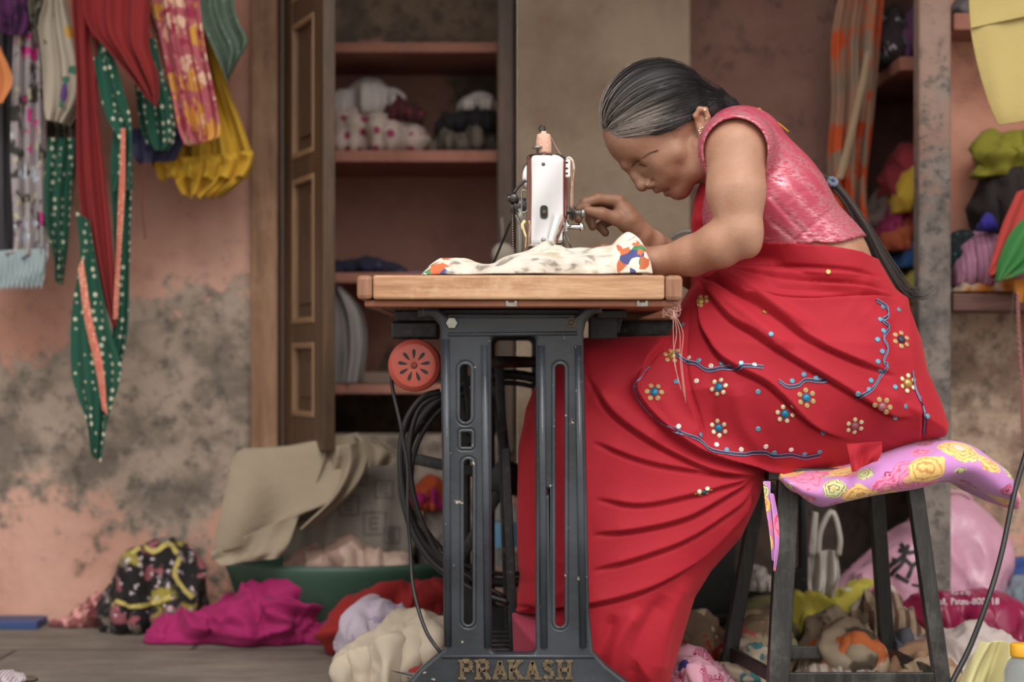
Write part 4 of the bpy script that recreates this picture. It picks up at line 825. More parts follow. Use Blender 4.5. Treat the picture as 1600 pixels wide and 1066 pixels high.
MB().box(tuple(P(985, 500, .93)), tuple(P(1300, 477, 1.24))).build('stand_top', m_under, s2, smooth=False, bevel=.004)
MB().box(tuple(P(945, 526, .94)), tuple(P(1290, 500.5, 1.2))).box(tuple(P(1088, 692, .95)), tuple(P(1262, 526, .99))).build('drawer_box', m_dark, s2, smooth=False, bevel=.004)
# ---------------------------------------------------------------- orange drape, alcove, right shelf
m_od = cloth('orange_cream_drape', (170,128,104), [('noise', (196,84,40), 6., .50), ('blob', (186,74,34), 7., .40, .6), ('noise', (140,120,104), 9., .42)], mott=.3)
odr = empty('orange_drape', P(1340, 320, 1.33), 'orange and cream patterned curtain hanging in front of the dark alcove', 'curtain')
hang('curtain_panel', [(1316,-40), (1300,60), (1302,160), (1296,240), (1300,330), (1310,420), (1330,520)], [(1384,-40), (1376,50), (1372,120), (1366,200), (1356,300), (1362,380), (1372,520)], 1.33, m_od, parent=odr, pleats=3, amp=.022, seed=81)
hang('curtain_cord', [(1352,80), (1340,140), (1322,220), (1306,280)], [(1360,80), (1350,140), (1334,220), (1318,280)], 1.28, cloth('cream_strip', (176,150,120), []), parent=odr, pleats=1, amp=.003, seed=82)
alx0, alx1 = X(1384, 1.3), pxr + .3
for zt, lab in ((88, 'upper shelf board in the dark alcove, under the purple cloth'), (478, 'lower shelf board in the dark alcove behind the grey post')):
    Yt = 1.25; mb = MB().box((X(1372, 1.5) , Yt, Z(zt + 22, Yt)), (alx1, 1.815, Z(zt, Yt))); tag(mb.build('alcove_shelf', m_slab, smooth=False, bevel=.003), lab, 'shelf', 'alcove shelves')
zt2 = Z(478, 1.25) + .001; zt1 = Z(88, 1.25) + .001
heap('yellow_green_cloth', 1404, 1470, 412, 478, cloth('yellow_green', (170,160,70), []), 'yellow-green cloth at the bottom of the alcove pile', 1.26, .2, zt2, 26, seed=83)
heap('blue_bag', 1396, 1470, 362, 415, cloth('deep_blue', (40,84,140), []), 'deep blue bag in the alcove pile above the yellow-green cloth', 1.28, .2, Z(418, 1.3), 26, seed=84)
heap('orange_bag', 1384, 1450, 340, 388, cloth('burnt_orange', (176,84,50), []), 'burnt orange bag in the alcove pile above the blue bag', 1.31, .2, Z(392, 1.33), 26, seed=85)
heap('magenta_bag', 1368, 1450, 306, 368, cloth('berry', (150,40,90), [('noise', (190,90,130), 12., .4)]), 'berry magenta bag in the alcove pile', 1.34, .2, Z(370, 1.36), 28, seed=86)
heap('mustard_bag', 1402, 1470, 236, 330, cloth('bag_yellow', (206,170,50), []), 'shiny yellow bag near the top of the alcove pile beside the post', 1.27, .2, Z(332, 1.3), 30, seed=87, amp=.6)
heap('red_bag', 1380, 1450, 226, 302, cloth('bag_red', (150,46,56), []), 'dark red bag topmost in the alcove pile', 1.33, .2, Z(308, 1.36), 28, seed=88)
heap('grey_cloth', 1355, 1420, 290, 372, cloth('alcove_grey', (120,104,100), []), 'dull grey cloth at the left of the alcove pile', 1.42, .2, Z(380, 1.4), 26, seed=89)
heap('purple_cloth', 1400, 1480, 2, 88, cloth('alcove_purple', (104,62,104), []), 'purple cloth folded on the upper alcove shelf', 1.27, .25, zt1, 30, seed=90, amp=.5)
heap('dark_mixed_cloth', 1378, 1420, 10, 88, cloth('dark_mixed', (56,44,48), [('blob', (60,120,120), 20., .3, .5), ('blob', (180,180,190), 30., .25, .4)]), 'dark multicoloured cloth left of the purple one on the upper alcove shelf', 1.31, .2, zt1, 26, seed=91)
heap('yellow_scrap', 1364, 1392, 82, 108, cloth('bag_yellow', (206,170,50), []), 'small yellow scrap at the edge of the upper alcove shelf', 1.25, .08, zt1 - .022, 16, seed=92) if False else None
# right shelf
YS = .93; SHZ1 = Z(458, YS); SHZ0 = Z(486, YS); sx0 = X(1489, YS)
tag(MB().box((sx0, YS, SHZ0), (2.28, 1.118, SHZ1)).build('wall_shelf', wood('shelf_wood', (78,52,46), (104,74,66), (130,96,84), 'X', 3., .7, .3, (150,120,104)), smooth=False, bevel=.004), 'weathered wooden shelf on the right wall carrying the cloth pile', 'shelf')
tag(MB().box((X(1490, .97), .97, Z(47, .97)), (2.28, 1.118, Z(20, .97))).build('wall_shelf', m_slab, smooth=False, bevel=.004), 'upper pink plaster shelf at the top right behind the yellow cloth', 'shelf')
heap('grey_object', 1492, 1560, -20, 18, cloth('grey_pot', (110,104,108), []), 'grey cloth on the upper right shelf', .99, .1, Z(20, .97) + .001, 20, seed=93)
zz = SHZ1 + .001
heap('brown_gold_cloth', 1484, 1640, 425, 460, cloth('brown_gold', (176,150,124), [('noise', (170,104,40), 8., .5), ('blob', (90,70,60), 16., .3)]), 'cream, brown and gold cloth lowest in the pile on the right shelf', YS - .01, .16, zz, 36, seed=94)
heap('lilac_cloth', 1480, 1600, 356, 440, cloth('lilac', (178,124,150), [('stripe', (150,100,130), 30., .3)]), 'folded lilac cloth in the pile on the right shelf', YS + .0, .16, Z(446, YS), 40, seed=95, amp=.6, prof=[(1480,430),(1488,400),(1505,372),(1530,360),(1560,362),(1600,370)])
heap('black_sequin_cloth', 1476, 1530, 358, 420, cloth('black_teal', (30,40,44), [('dot', (60,130,130), 60., .2)]), 'black cloth with teal dots peeping out left of the lilac cloth', YS + .05, .1, Z(424, YS), 26, seed=96)
heap('black_cloth', 1528, 1640, 236, 372, cloth('brown_black', (42,34,34), []), 'brown-black cloth slumped between the olive and the lilac cloths', YS + .03, .14, Z(372, YS), 40, seed=97)
heap('olive_cloth', 1528, 1660, 190, 272, cloth('olive_green', (134,130,36), []), 'olive green cloth on top of the right shelf pile', YS + .04, .12, Z(272, YS), 36, seed=98, prof=[(1530,270),(1545,250),(1556,215),(1580,198),(1610,192),(1660,200)])
heap('blue_scrap', 1530, 1552, 332, 360, cloth('royal_blue', (50,44,150), []), 'small royal blue scrap below the black cloth', YS - .02, .05, Z(362, YS), 14, seed=99)
hang('red_green_cloth', [(1588,300), (1566,350), (1550,400), (1542,428)], [(1660,280), (1660,340), (1640,400), (1562,440)], YS - .06, cloth('coral_red', (204,72,66), []), 'coral red cloth draped over the lilac one at the right edge', 'cloth', pleats=1.5, amp=.012, seed=100)
hang('green_cloth', [(1600,340), (1576,370), (1560,410), (1556,440)], [(1670,320), (1670,370), (1650,400), (1575,436)], YS - .085, cloth('leaf_green', (64,140,72), []), 'leaf green cloth end over the coral red cloth at the right edge', 'cloth', pleats=1.5, amp=.010, seed=101)
hang('orange_flap', [(1578,440), (1584,455), (1590,474)], [(1620,430), (1620,450), (1616,470)], YS - .06, cloth('gold_orange', (180,110,30), []), 'gold-orange cloth flap hanging over the shelf edge at the right', 'cloth', pleats=1.5, amp=.006, seed=102)
pc = spline([P(1590, 458, YS - .07), P(1592, 520, YS - .07), P(1597, 600, YS - .07), P(1598, 650, YS - .07), P(1601, 700, YS - .07)], 120); mb = MB()
for k in (0, 1): mb.tube([p + Vector((.0022 * math.cos(i * .9 + math.pi * k), .0022 * math.sin(i * .9 + math.pi * k), 0)) for i, p in enumerate(pc)], .0022, 6)
tag(mb.build('braided_cord', cloth('pink_cord', (170,110,104), [])), 'pink braided cord hanging from the right shelf pile', 'cord')
cable('loose_thread', [P(1585, 440, YS - .07), P(1580, 500, YS - .07), P(1572, 545, YS - .07)], .0006, simple('grey_thread', (90,96,90), .8), 'fine loose thread hanging left of the pink braided cord', 'thread', 16)
m_yc = cloth('straw_yellow', (188,168,104), [], weave=90, mott=.08)
yc = empty('straw_cloth', P(1560, 190, .55), 'straw yellow linen cloth hanging into the top right corner', 'cloth')
hang('linen_panel', [(1512,-30), (1516,40), (1530,110), (1548,170), (1560,196)], [(1680,-30), (1680,40), (1680,110), (1680,160), (1680,178)], .55, m_yc, parent=yc, pleats=1.2, amp=.006, seed=103)
hang('linen_hem', [(1513,-30), (1514,0), (1517,44)], [(1680,-40), (1680,-20), (1680,10)], .542, m_yc, parent=yc, pleats=1, amp=.002, seed=104)
tag(MB().tube([(X(1500, .55), .55, Z(-32, .55)), (2.28, .55, Z(-40, .55))], .005, 8).build('clothes_line', m_steel), 'line holding the straw yellow cloth above the picture', 'clothes line')
# ---------------------------------------------------------------- floor clutter on the right
cab = cable('black_cable', [P(1830, -36, .55), P(1800, 150, .5), P(1720, 400, .38), P(1640, 560, .3), P(1608, 690, .25), P(1585, 770, .2), P(1566, 860, .16), P(1546, 930, .12), P(1516, 1010, .1), P(1488, 1066, .08), P(1470, 1110, .06)], .0048, m_rub, 'black cable hanging down in front of the stool at the right', 'cable')
m_pbag, nt, b = newmat('pink_plastic_bag'); c = coords(nt); nz = N(nt, 'TexNoise', Vector=c, Scale=9., Detail=4.).outputs[0]
nt.links.new(mix(nt, nz, lin((178,124,150)), lin((206,160,180))), b.inputs['Base Color']); b.inputs['Roughness'].default_value = .32; b.inputs['Subsurface Weight'].default_value = .0
nt.links.new(N(nt, 'Bump', Height=nz, Strength=.5, Distance=.02).outputs[0], b.inputs['Normal'])
pink = heap('pink_bag', 1270, 1572, 772, 935, m_pbag, 'large pink plastic bag with a black symbol, slumped behind the stool', .93, .2, 0.0, 60, seed=110, amp=.55, fr=7, cat='bag',
     prof=[(1262,955),(1300,925),(1350,880),(1400,832),(1440,790),(1480,772),(1530,790),(1560,825),(1575,880),(1578,935)])
MB().torus(P(1492, 800, 1.03), .045, .004, 'y', 30, 8, 2.5).build('bag_handle', m_pbag, pink)
def bvh_of(o):
    me = o.data; off = wloc(o); return BVHTree.FromPolygons([v.co + off for v in me.vertices], [tuple(p.vertices) for p in me.polygons])
CAM = Vector((0, -CD, CH))
def cast(bv, px, py):
    d = (P(px, py, 0) - CAM).normalized(); h = bv.ray_cast(CAM, d); return (h[0], h[1]) if h[0] is not None else (None, None)
def onto(bv, strokes, width, name, m, parent, lift=.0015, thick=.001):
    """flat strokes (picture px polylines) laid on a surface as thin ribbons"""
    mb = MB()
    for s in strokes:
        s = spline(s, max(6, len(s) * 6)) if len(s) > 2 else [np.array(s[0], float) + (np.array(s[1], float) - np.array(s[0], float)) * t for t in np.linspace(0, 1, 5)]
        L_, R2 = [], []
        for i, p in enumerate(s):
            q = s[min(i + 1, len(s) - 1)] - s[max(i - 1, 0)]; q = q / (np.linalg.norm(q) + 1e-9); n = np.array([-q[1], q[0]]) * width / 2
            for sgn, lst in ((1, L_), (-1, R2)):
                h, nn = cast(bv, p[0] + n[0] * sgn, p[1] + n[1] * sgn)
                lst.append(None if h is None else h + (nn if nn.y < 0 else -nn) * lift)
        for i in range(len(s) - 1):
            if None in (L_[i], L_[i + 1], R2[i], R2[i + 1]): continue
            t = Vector((0, thick, 0)); mb.add([L_[i], L_[i + 1], R2[i + 1], R2[i], L_[i] + t, L_[i + 1] + t, R2[i + 1] + t, R2[i] + t], [(0,1,2,3),(7,6,5,4),(0,4,5,1),(1,5,6,2),(2,6,7,3),(3,7,4,0)])
    return mb.build(name, m, parent, smooth=False) if mb.V else None
def textonto(bv, txt, px, py, h, m, name, parent, slant=0.0, wsc=1.0):
    cu_ = bpy.data.curves.new('t', 'FONT'); cu_.body = txt; cu_.size = 1; cu_.extrude = .01; o = bpy.data.objects.new('t', cu_); sc.collection.objects.link(o)
    me = bpy.data.meshes.new_from_object(o.evaluated_get(bpy.context.evaluated_depsgraph_get())); V = []; ok = []
    for v in me.vertices:
        x_, y_ = px + v.co.x * h * wsc, py - v.co.y * h + slant * v.co.x * h; p, nn = cast(bv, x_, y_)
        ok.append(p is not None); V.append((p + (nn if nn.y < 0 else -nn) * (.002 + (.001 if v.co.z > 0 else 0))) if p is not None else Vector((0, 0, 0)))
    Fc = [tuple(q.vertices) for q in me.polygons if all(ok[i] for i in q.vertices)]
    bpy.data.objects.remove(o); bpy.data.curves.remove(cu_)
    use = sorted({i for f in Fc for i in f}); mp = {i: k for k, i in enumerate(use)}
    return mesh(name, [V[i] for i in use], [tuple(mp[i] for i in f) for f in Fc], m, parent, smooth=False) if Fc else None
m_blk = simple('black_print', (24,22,24), .6); m_wht = simple('white_print', (220,206,214), .6)
bv = bvh_of(pink)
onto(bv, [[(1384,868),(1376,880),(1386,888),(1396,880),(1398,872)], [(1396,882),(1412,868),(1420,852)], [(1404,860),(1418,864),(1436,862)], [(1408,850),(1414,862),(1410,880),(1398,892),(1392,900)], [(1414,874),(1424,886),(1418,904)], [(1424,886),(1434,880),(1446,890)], [(1400,898),(1412,906),(1420,910)]], 6.5, 'black_symbol', m_blk, pink)
onto(bv, [[(1424,914),(1438,916)]], 4, 'black_symbol', m_blk, pink)
textonto(bv, 'SE', 1338, 908, 11, simple('faded_print', (130,90,110), .6), 'faded_letters', pink, -.4)
maroon = heap('maroon_bag', 1398, 1600, 922, 984, simple('maroon_plastic', (140,32,72), .32, 0, .2, .4, 12), 'maroon plastic bag printed with a white address line', .72, .15, 0.0, 50, seed=111, amp=.5, cat='bag', prof=[(1398,965),(1420,940),(1450,925),(1500,920),(1550,925),(1590,945),(1604,970)])
bv = bvh_of(maroon); textonto(bv, 'ol, Patna-800118', 1466, 946, 14, m_wht, 'address_line', maroon, .0, 1.0)
textonto(bv, '(Co m B)', 1486, 931, 8, m_wht, 'address_line', maroon, .0, 1.0)
heap('rose_bag', 1545, 1660, 790, 905, simple('rose_plastic', (180,120,140), .35, 0, .2, .5, 10), 'dusty rose plastic bag at the right edge above the blue-grey cloth', 1.14, .14, 0.0, 40, seed=112, cat='bag')
wb = empty('white_carrier_bag', P(1285, 930, .86), 'white carrier bag with looped handles hanging behind the stool legs', 'bag')
hang('bag_body', [(1262,860), (1262,900), (1264,930)], [(1308,860), (1310,900), (1300,932)], .86, simple('white_plastic', (200,192,186), .4, 0, .2, .4, 12), parent=wb, pleats=2, amp=.015, seed=113)
for k, (x0_, x1_) in enumerate(((1264, 1276), (1276, 1316))):
    MB().tube(spline([P(x0_ + 2, 868, .855), P(x0_ + 6, 830, .85), P((x0_ + x1_) / 2 + 4, 800, .85), P(x1_ - 4, 840, .85), P(x1_ - 6, 868, .855)], 20), .0065, 6).build('bag_handle', simple('white_plastic', (200,192,186), .4), wb)
heap('white_packet', 1168, 1206, 884, 920, simple('white_plastic', (200,192,186), .4), 'small crumpled white packet between the stool leg and the second stand', .84, .06, Z(921, .9), 18, seed=114)
heap('blue_grey_cloth', 1540, 1660, 898, 944, cloth('blue_grey', (120,134,146), []), 'blue-grey cloth at the right edge above the maroon bag', .90, .12, .06, 30, seed=115)
heap('blue_orange_cloth', 1565, 1640, 872, 905, cloth('blue_orange', (50,80,150), [('blob', (206,110,60), 20., .3, .6)]), 'blue and orange scrap of cloth behind the blue-grey cloth', 1.04, .08, .10, 20, seed=116)
heap('yellow_cloth', 1228, 1356, 905, 968, cloth('yellow_print', (196,182,66), [('blob', (206,200,170), 16., .25, .5)]), 'yellow printed cloth seen between the stool legs', .82, .14, 0.0, 40, seed=117, prof=[(1230,960),(1250,938),(1290,925),(1325,906),(1345,915),(1356,935)])
heap('white_floral_cloth', 1340, 1430, 915, 960, cloth('white_floral', (200,186,170), [('blob', (176,50,80), 18., .3, .5), ('blob', (80,120,80), 22., .25, .5)]), 'white cloth with red and green flowers in front of the pink bag', .78, .1, .01, 30, seed=118)
heap('red_green_print', 1040, 1146, 950, 1012, cloth('red_green_print', (150,130,104), [('blob', (170,60,46), 13., .40, .7), ('blob', (60,110,80), 17., .3, .5), ('blob', (220,206,180), 20., .2)]), 'beige cloth with red and green print on the floor left of the stool', .62, .2, 0.0, 44, seed=119)
heap('green_orange_print', 1130, 1240, 955, 1030, cloth('green_cream_print', (176,156,126), [('blob', (50,110,66), 9., .36, .5), ('blob', (190,70,80), 12., .35, .4), ('noise', (120,100,80), 9., .45)]), 'cream cloth with green and rose patches between the left stool legs', .52, .22, 0.0, 44, seed=120)
heap('taupe_print', 1225, 1392, 955, 1036, cloth('taupe_print', (160,142,118), [('noise', (90,78,66), 9., .45), ('blob', (200,100,50), 8., .25, .4)]), 'crumpled taupe and black printed cloth under the stool', .50, .28, 0.0, 60, seed=121)
heap('striped_brown_cloth', 1330, 1440, 925, 1000, cloth('striped_brown', (170,146,120), [('stripe', (96,70,60), 12., .4), ('blob', (200,90,50), 9., .2, .4)]), 'brown striped cloth behind the right legs of the stool', .70, .16, 0.0, 44, seed=122)
heap('white_cotton', 1400, 1640, 970, 1040, cloth('white_cotton', (196,182,178), [], mott=.15), 'white cotton cloth in front of the maroon bag', .48, .2, 0.0, 50, seed=123)
heap('tan_cloth', 1390, 1500, 1004, 1060, cloth('tan_cloth', (156,120,92), []), 'tan cloth at the foot of the right stool leg', .36, .14, 0.0, 34, seed=124)
heap('grey_blue_scrap', 1396, 1432, 980, 1010, cloth('dark_greyblue', (84,84,94), []), 'dark grey-blue scrap beside the right stool leg', .50, .06, .02, 20, seed=125)
heap('pink_paisley_cloth', 1024, 1150, 1014, 1090, cloth('pink_paisley', (206,150,170), [('leaf', (150,30,80), 14., .42), ('blob', (60,100,70), 11., .2, .4), ('blob', (50,50,130), 9., .2, .3)]), 'pink and maroon paisley cloth at the bottom, left of the stool', .30, .22, 0.0, 50, seed=126)
hang('straw_sack', [(1532,1002), (1512,1040), (1490,1090), (1480,1120)], [(1590,1004), (1588,1040), (1580,1080), (1570,1120)], .10, cloth('straw_paper', (206,196,140), []), 'straw yellow paper sack standing at the bottom right', 'sack', pleats=1.4, amp=.02, seed=127)
tag(MB().box((P(1238, 0, .3).x, .30, .0), (P(1376, 0, .3).x, .43, .022)).build('blue_book', simple('blue_cover', (70,110,150), .5, 0, .2), smooth=False, bevel=.003), 'flat blue book on the floor beneath the stool', 'book')
jb = empty('jar', P(1596, 1110, .0), 'clear plastic jar with a yellow lid cut by the bottom right corner', 'jar'); jz = P(1598, 1100, .02); jz.z = 0; jt = P(0, 1006, .02).z
MB().lathe(jz, [(.001, 0), (.028, .002), (.030, .01), (.030, jt - .045), (.024, jt - .03), (.017, jt - .022), (.001, jt - .022)], 'z', 24).build('jar_body', wbm, jb)
MB().lathe(jz, [(.001, jt - .021), (.020, jt - .021), (.0205, jt - .018), (.0205, jt - .002), (.019, jt), (.001, jt)], 'z', 30).build('jar_lid', simple('yellow_lid', (230,170,40), .4), jb)
for k, (a0, a1, b0_, b1, c_, lab, sd_) in enumerate(((1050, 1130, 905, 960, (150,132,120), 'dull beige cloth behind the second stand', 130), (1110, 1180, 930, 975, (190,80,90), 'coral pink scrap by the foot of the second stand', 131), (1440, 1560, 880, 935, (130,104,110), 'mauve-grey cloth between the pink bag and the maroon bag', 132), (1180, 1260, 925, 965, (60,60,84), 'dark navy scrap near the second stand', 133))):
    heap('cloth_scrap', a0, a1, b0_, b1, cloth('scrap_%s' % 'abcd'[k], c_, [('noise', tuple(min(255, v + 40) for v in c_), 10., .4)]), lab, None, .12, 0.0, 26, seed=sd_)

bv = bvh_of(psk); m_gp = simple('grey_print', (112,104,98), .8)
for (x_, y_, k) in ((585, 818, 17), (545, 790, 15), (560, 745, 13), (600, 765, 13), (612, 836, 12)):
    onto(bv, [[(x_-k,y_-k),(x_+k,y_-k)], [(x_+k,y_-k),(x_+k,y_+k)], [(x_+k,y_+k),(x_-k,y_+k)], [(x_-k,y_+k),(x_-k,y_-k)]], 3.5, 'printed_square', m_gp, psk)
    onto(bv, [[(x_-k*.4,y_-k*.5),(x_+k*.4,y_-k*.5)], [(x_-k*.4,y_),(x_+k*.3,y_)], [(x_-k*.4,y_+k*.5),(x_+k*.4,y_+k*.5)], [(x_-k*.4,y_-k*.5),(x_-k*.4,y_+k*.5)]], 3.5, 'printed_square', m_gp, psk)
heap('cream_teal_cloth', 1120, 1222, 1000, 1085, cloth('cream_teal', (176,160,140), [('blob', (60,110,110), 12., .35, .5), ('noise', (120,96,80), 9., .4)]), 'cream cloth with teal patches behind the left front stool leg', .42, .12, 0.0, 40, seed=141)
heap('dusty_white_cloth', 1240, 1400, 1018, 1070, cloth('dusty_white_cotton', (176,166,156), [('stripe', (130,110,100), 14., .3)]), 'dusty white striped cloth behind the blue book under the stool', .45, .14, 0.0, 40, seed=142)
heap('beige_print_cloth', 1396, 1512, 1030, 1090, cloth('beige_print', (170,146,118), [('noise', (120,90,70), 8., .4)]), 'beige printed cloth at the foot of the right front stool leg', .25, .14, 0.0, 40, seed=143)
heap('rust_patch_cloth', 1290, 1380, 985, 1035, cloth('rust_patch', (196,100,50), [('noise', (214,190,160), 8., .45)]), 'orange and cream patched cloth just behind the centre of the stool', .47, .05, 0.0, 30, seed=144)
heap('olive_print_cloth', 1150, 1235, 930, 975, cloth('olive_print', (120,116,76), [('blob', (196,180,140), 14., .35, .6)]), 'olive and cream printed cloth behind the left stool legs', .80, .12, 0.0, 36, seed=145)

bv = bvh_of(bb_); m_rib = cloth('yellow_ribbon', (186,168,90), [])
for lab, pts in (('pale yellow ribbon looping over the top of the black bundle', [(206,866),(222,856),(240,864),(262,852),(276,866)]), ('pale yellow ribbon along the foot of the black bundle', [(182,940),(205,948),(236,944),(268,934)]), ('pale yellow ribbon running down the right of the black bundle', [(280,872),(272,898),(286,922),(300,935)])):
    o = onto(bv, [pts], 7, 'ribbon', m_rib, None, .004, .002)
    if o: tag(o, lab, 'ribbon', 'ribbons on the black bundle')
# ---------------------------------------------------------------- distance field modelling (for the seated person)
def axis(*seg):
    out = [seg[0]]
    for end, h in zip(seg[1::2], seg[2::2]):
        n = max(1, int(round((end - out[-1]) / h))); out += list(np.linspace(out[-1], end, n + 1)[1:])
    return np.array(out, np.float32)
class SDF:
    def __init__(s, xs, ys, zs, big=.06): s.x, s.y, s.z = xs, ys, zs; s.D = np.full((len(xs), len(ys), len(zs)), big, np.float32)
    def sl(s, lo, hi, m):
        r = [(max(0, np.searchsorted(a, l - m) - 1), min(len(a), np.searchsorted(a, h + m) + 1)) for a, l, h in zip((s.x, s.y, s.z), lo, hi)]
        return tuple(slice(*q) for q in r)
    def op(s, fn, lo, hi, k, mode='add'):
        q = s.sl(lo, hi, k + .022)
        X_, Y_, Z_ = s.x[q[0]][:, None, None], s.y[q[1]][None, :, None], s.z[q[2]][None, None, :]
        if 0 in (X_.size, Y_.size, Z_.size): return
        d = fn(X_, Y_, Z_).astype(np.float32); D = s.D[q]
        if mode == 'add':
            h = np.clip(k - np.abs(D - d), 0, None) / max(k, 1e-6); s.D[q] = np.minimum(D, d) - h * h * k * .25
        elif mode == 'sub':
            d = -d; h = np.clip(k - np.abs(D - d), 0, None) / max(k, 1e-6); s.D[q] = np.maximum(D, d) + h * h * k * .25
    def cone(s, p, q, r0, r1, k=.012, ys=1., mode='add', grow=0.):
        p, q = np.array(p, float), np.array(q, float); r0 += grow; r1 += grow; R = max(r0, r1); lo = np.minimum(p, q) - R; hi = np.maximum(p, q) + R
        lo[1] = min(p[1], q[1]) - R / ys; hi[1] = max(p[1], q[1]) + R / ys
        d = (q - p) * np.array([1, ys, 1]); L2 = max((d * d).sum(), 1e-12)
        def fn(X_, Y_, Z_):
            a, b_, c_ = X_ - p[0], (Y_ - p[1]) * ys, Z_ - p[2]; t = np.clip((a * d[0] + b_ * d[1] + c_ * d[2]) / L2, 0, 1)
            return np.sqrt((a - d[0] * t) ** 2 + (b_ - d[1] * t) ** 2 + (c_ - d[2] * t) ** 2) - (r0 + (r1 - r0) * t)
        s.op(fn, lo, hi, k, mode)
    def chain(s, pts, k=.012, ys=1., mode='add', grow=0.):
        for a, b_ in zip(pts[:-1], pts[1:]): s.cone(a[0], b_[0], a[1], b_[1], k, ys, mode, grow)
    def ell(s, c, r, k=.012, ang=0., mode='add', grow=0.):
        """ellipsoid, radii r=(along, Y, across), turned by ang in the XZ plane"""
        c = np.array(c, float); r = np.array(r, float) + grow; R = max(r); ca, sa = math.cos(ang), math.sin(ang)
        def fn(X_, Y_, Z_):
            a, b_, c_ = X_ - c[0], Y_ - c[1], Z_ - c[2]; u, w_ = a * ca + c_ * sa, -a * sa + c_ * ca
            k0 = np.sqrt((u / r[0]) ** 2 + (b_ / r[1]) ** 2 + (w_ / r[2]) ** 2); k1 = np.sqrt((u / r[0] ** 2) ** 2 + (b_ / r[1] ** 2) ** 2 + (w_ / r[2] ** 2) ** 2) + 1e-9
            return k0 * (k0 - 1) / k1
        s.op(fn, c - R, c + R, k, mode)
    def mesh(s):
        D = s.D; S = D < 0; nx, ny, nz = D.shape
        cnt = np.zeros((nx - 1, ny - 1, nz - 1), np.uint8)
        for a in (0, 1):
            for b_ in (0, 1):
                for c_ in (0, 1): cnt += S[a:nx - 1 + a, b_:ny - 1 + b_, c_:nz - 1 + c_]
        mask = (cnt > 0) & (cnt < 8); del cnt
        I, J, K = np.nonzero(mask); flat = (I.astype(np.int64) * (ny - 1) + J) * (nz - 1) + K
        acc = np.zeros((len(I), 3)); num = np.zeros(len(I))
        for ax in range(3):
            for a in (0, 1):
                for b_ in (0, 1):
                    o = [a, b_]; o.insert(ax, 0); o2 = list(o); o2[ax] = 1
                    da = D[I + o[0], J + o[1], K + o[2]]; db = D[I + o2[0], J + o2[1], K + o2[2]]; m = (da < 0) != (db < 0)
                    t = np.where(m, da / np.where(m, da - db, 1), 0); pt = np.tile(np.array(o, float), (len(I), 1)); pt[:, ax] = t
                    acc += pt * m[:, None]; num += m
        P_ = acc / num[:, None] + np.stack([I, J, K], 1)
        V = np.stack([np.interp(P_[:, 0], np.arange(nx), s.x), np.interp(P_[:, 1], np.arange(ny), s.y), np.interp(P_[:, 2], np.arange(nz), s.z)], 1)
        Fs = []
        def cid(i, j, k): return np.searchsorted(flat, (i.astype(np.int64) * (ny - 1) + j) * (nz - 1) + k)
        for ax in range(3):
            sa = [slice(None)] * 3; sb = [slice(None)] * 3; sa[ax] = slice(0, -1); sb[ax] = slice(1, None)
            for q in range(3):
                if q != ax: sa[q] = slice(1, -1); sb[q] = slice(1, -1)
            A, B = S[tuple(sa)], S[tuple(sb)]; i, j, k = np.nonzero(A != B); pos = A[i, j, k]
            ijk = [i, j, k]; u, v = [q for q in range(3) if q != ax]; ijk[u] = ijk[u] + 1; ijk[v] = ijk[v] + 1
            def c(du, dv):
                w_ = [x.copy() for x in ijk]; w_[u] = w_[u] - du; w_[v] = w_[v] - dv; return cid(*w_)
            q4 = np.stack([c(1, 1), c(0, 1), c(0, 0), c(1, 0)], 1)
            flip = pos if ax != 1 else ~pos; q4[~flip] = q4[~flip][:, ::-1]; Fs.append(q4)
        return V, np.concatenate(Fs)
def vnormals(V, Fq):
    n = np.cross(V[Fq[:, 2]] - V[Fq[:, 0]], V[Fq[:, 3]] - V[Fq[:, 1]]); N_ = np.zeros_like(V)
    for k in range(4): np.add.at(N_, Fq[:, k], n)
    return N_ / (np.linalg.norm(N_, axis=1, keepdims=True) + 1e-12)
def smoothv(V, Fq, it=2, lam=.5):
    a = np.concatenate([Fq[:, k] for k in range(4)]); b_ = np.concatenate([Fq[:, (k + 1) % 4] for k in range(4)])
    deg = np.bincount(a, minlength=len(V)) + np.bincount(b_, minlength=len(V))
    for i in range(it):
        for l_ in (lam, -lam * 1.04):
            S = np.stack([np.bincount(a, V[b_, c], len(V)) + np.bincount(b_, V[a, c], len(V)) for c in range(3)], 1) / deg[:, None]; V = V + (S - V) * l_
    return V
YH = .35; HEAD = P(1085, 205, YH)
def HP(px, py, c=0., yaw=.07):
    p = P(px, py, YH); dx = p.x - HEAD.x; p.x = HEAD.x + dx + c * 0.0 - yaw * c * .0; p.y = YH - c + dx * yaw; return p
def Q(px, py, Y, r): return (P(px, py, Y), r)
xs = axis(-.02, .10, .004, .425, .0017, .86, .0045); ys = axis(.06, .19, .004, .47, .0022, .63, .004); zs = axis(0.0, .74, .006, .80, .003, 1.20, .0017)
B = SDF(xs, ys, zs)
YC = .36
TORSO = lambda S, g=0.: (S.chain([Q(1158, 240, YC, .078), Q(1196, 318, YC, .098), Q(1272, 418, YC, .092)], .03, .62, grow=g),
    S.cone(P(1275, 420, YC), P(1318, 560, YC), .094, .13, .03, .68, grow=g),
    S.cone(P(1150, 232, .20), P(1152, 234, .52), .057, .057, .03, grow=g),
    S.ell(P(1152, 338, .29), (.056, .062, .062), .03, grow=g), S.ell(P(1152, 338, .43), (.056, .062, .062), .03, grow=g))
TORSO(B)
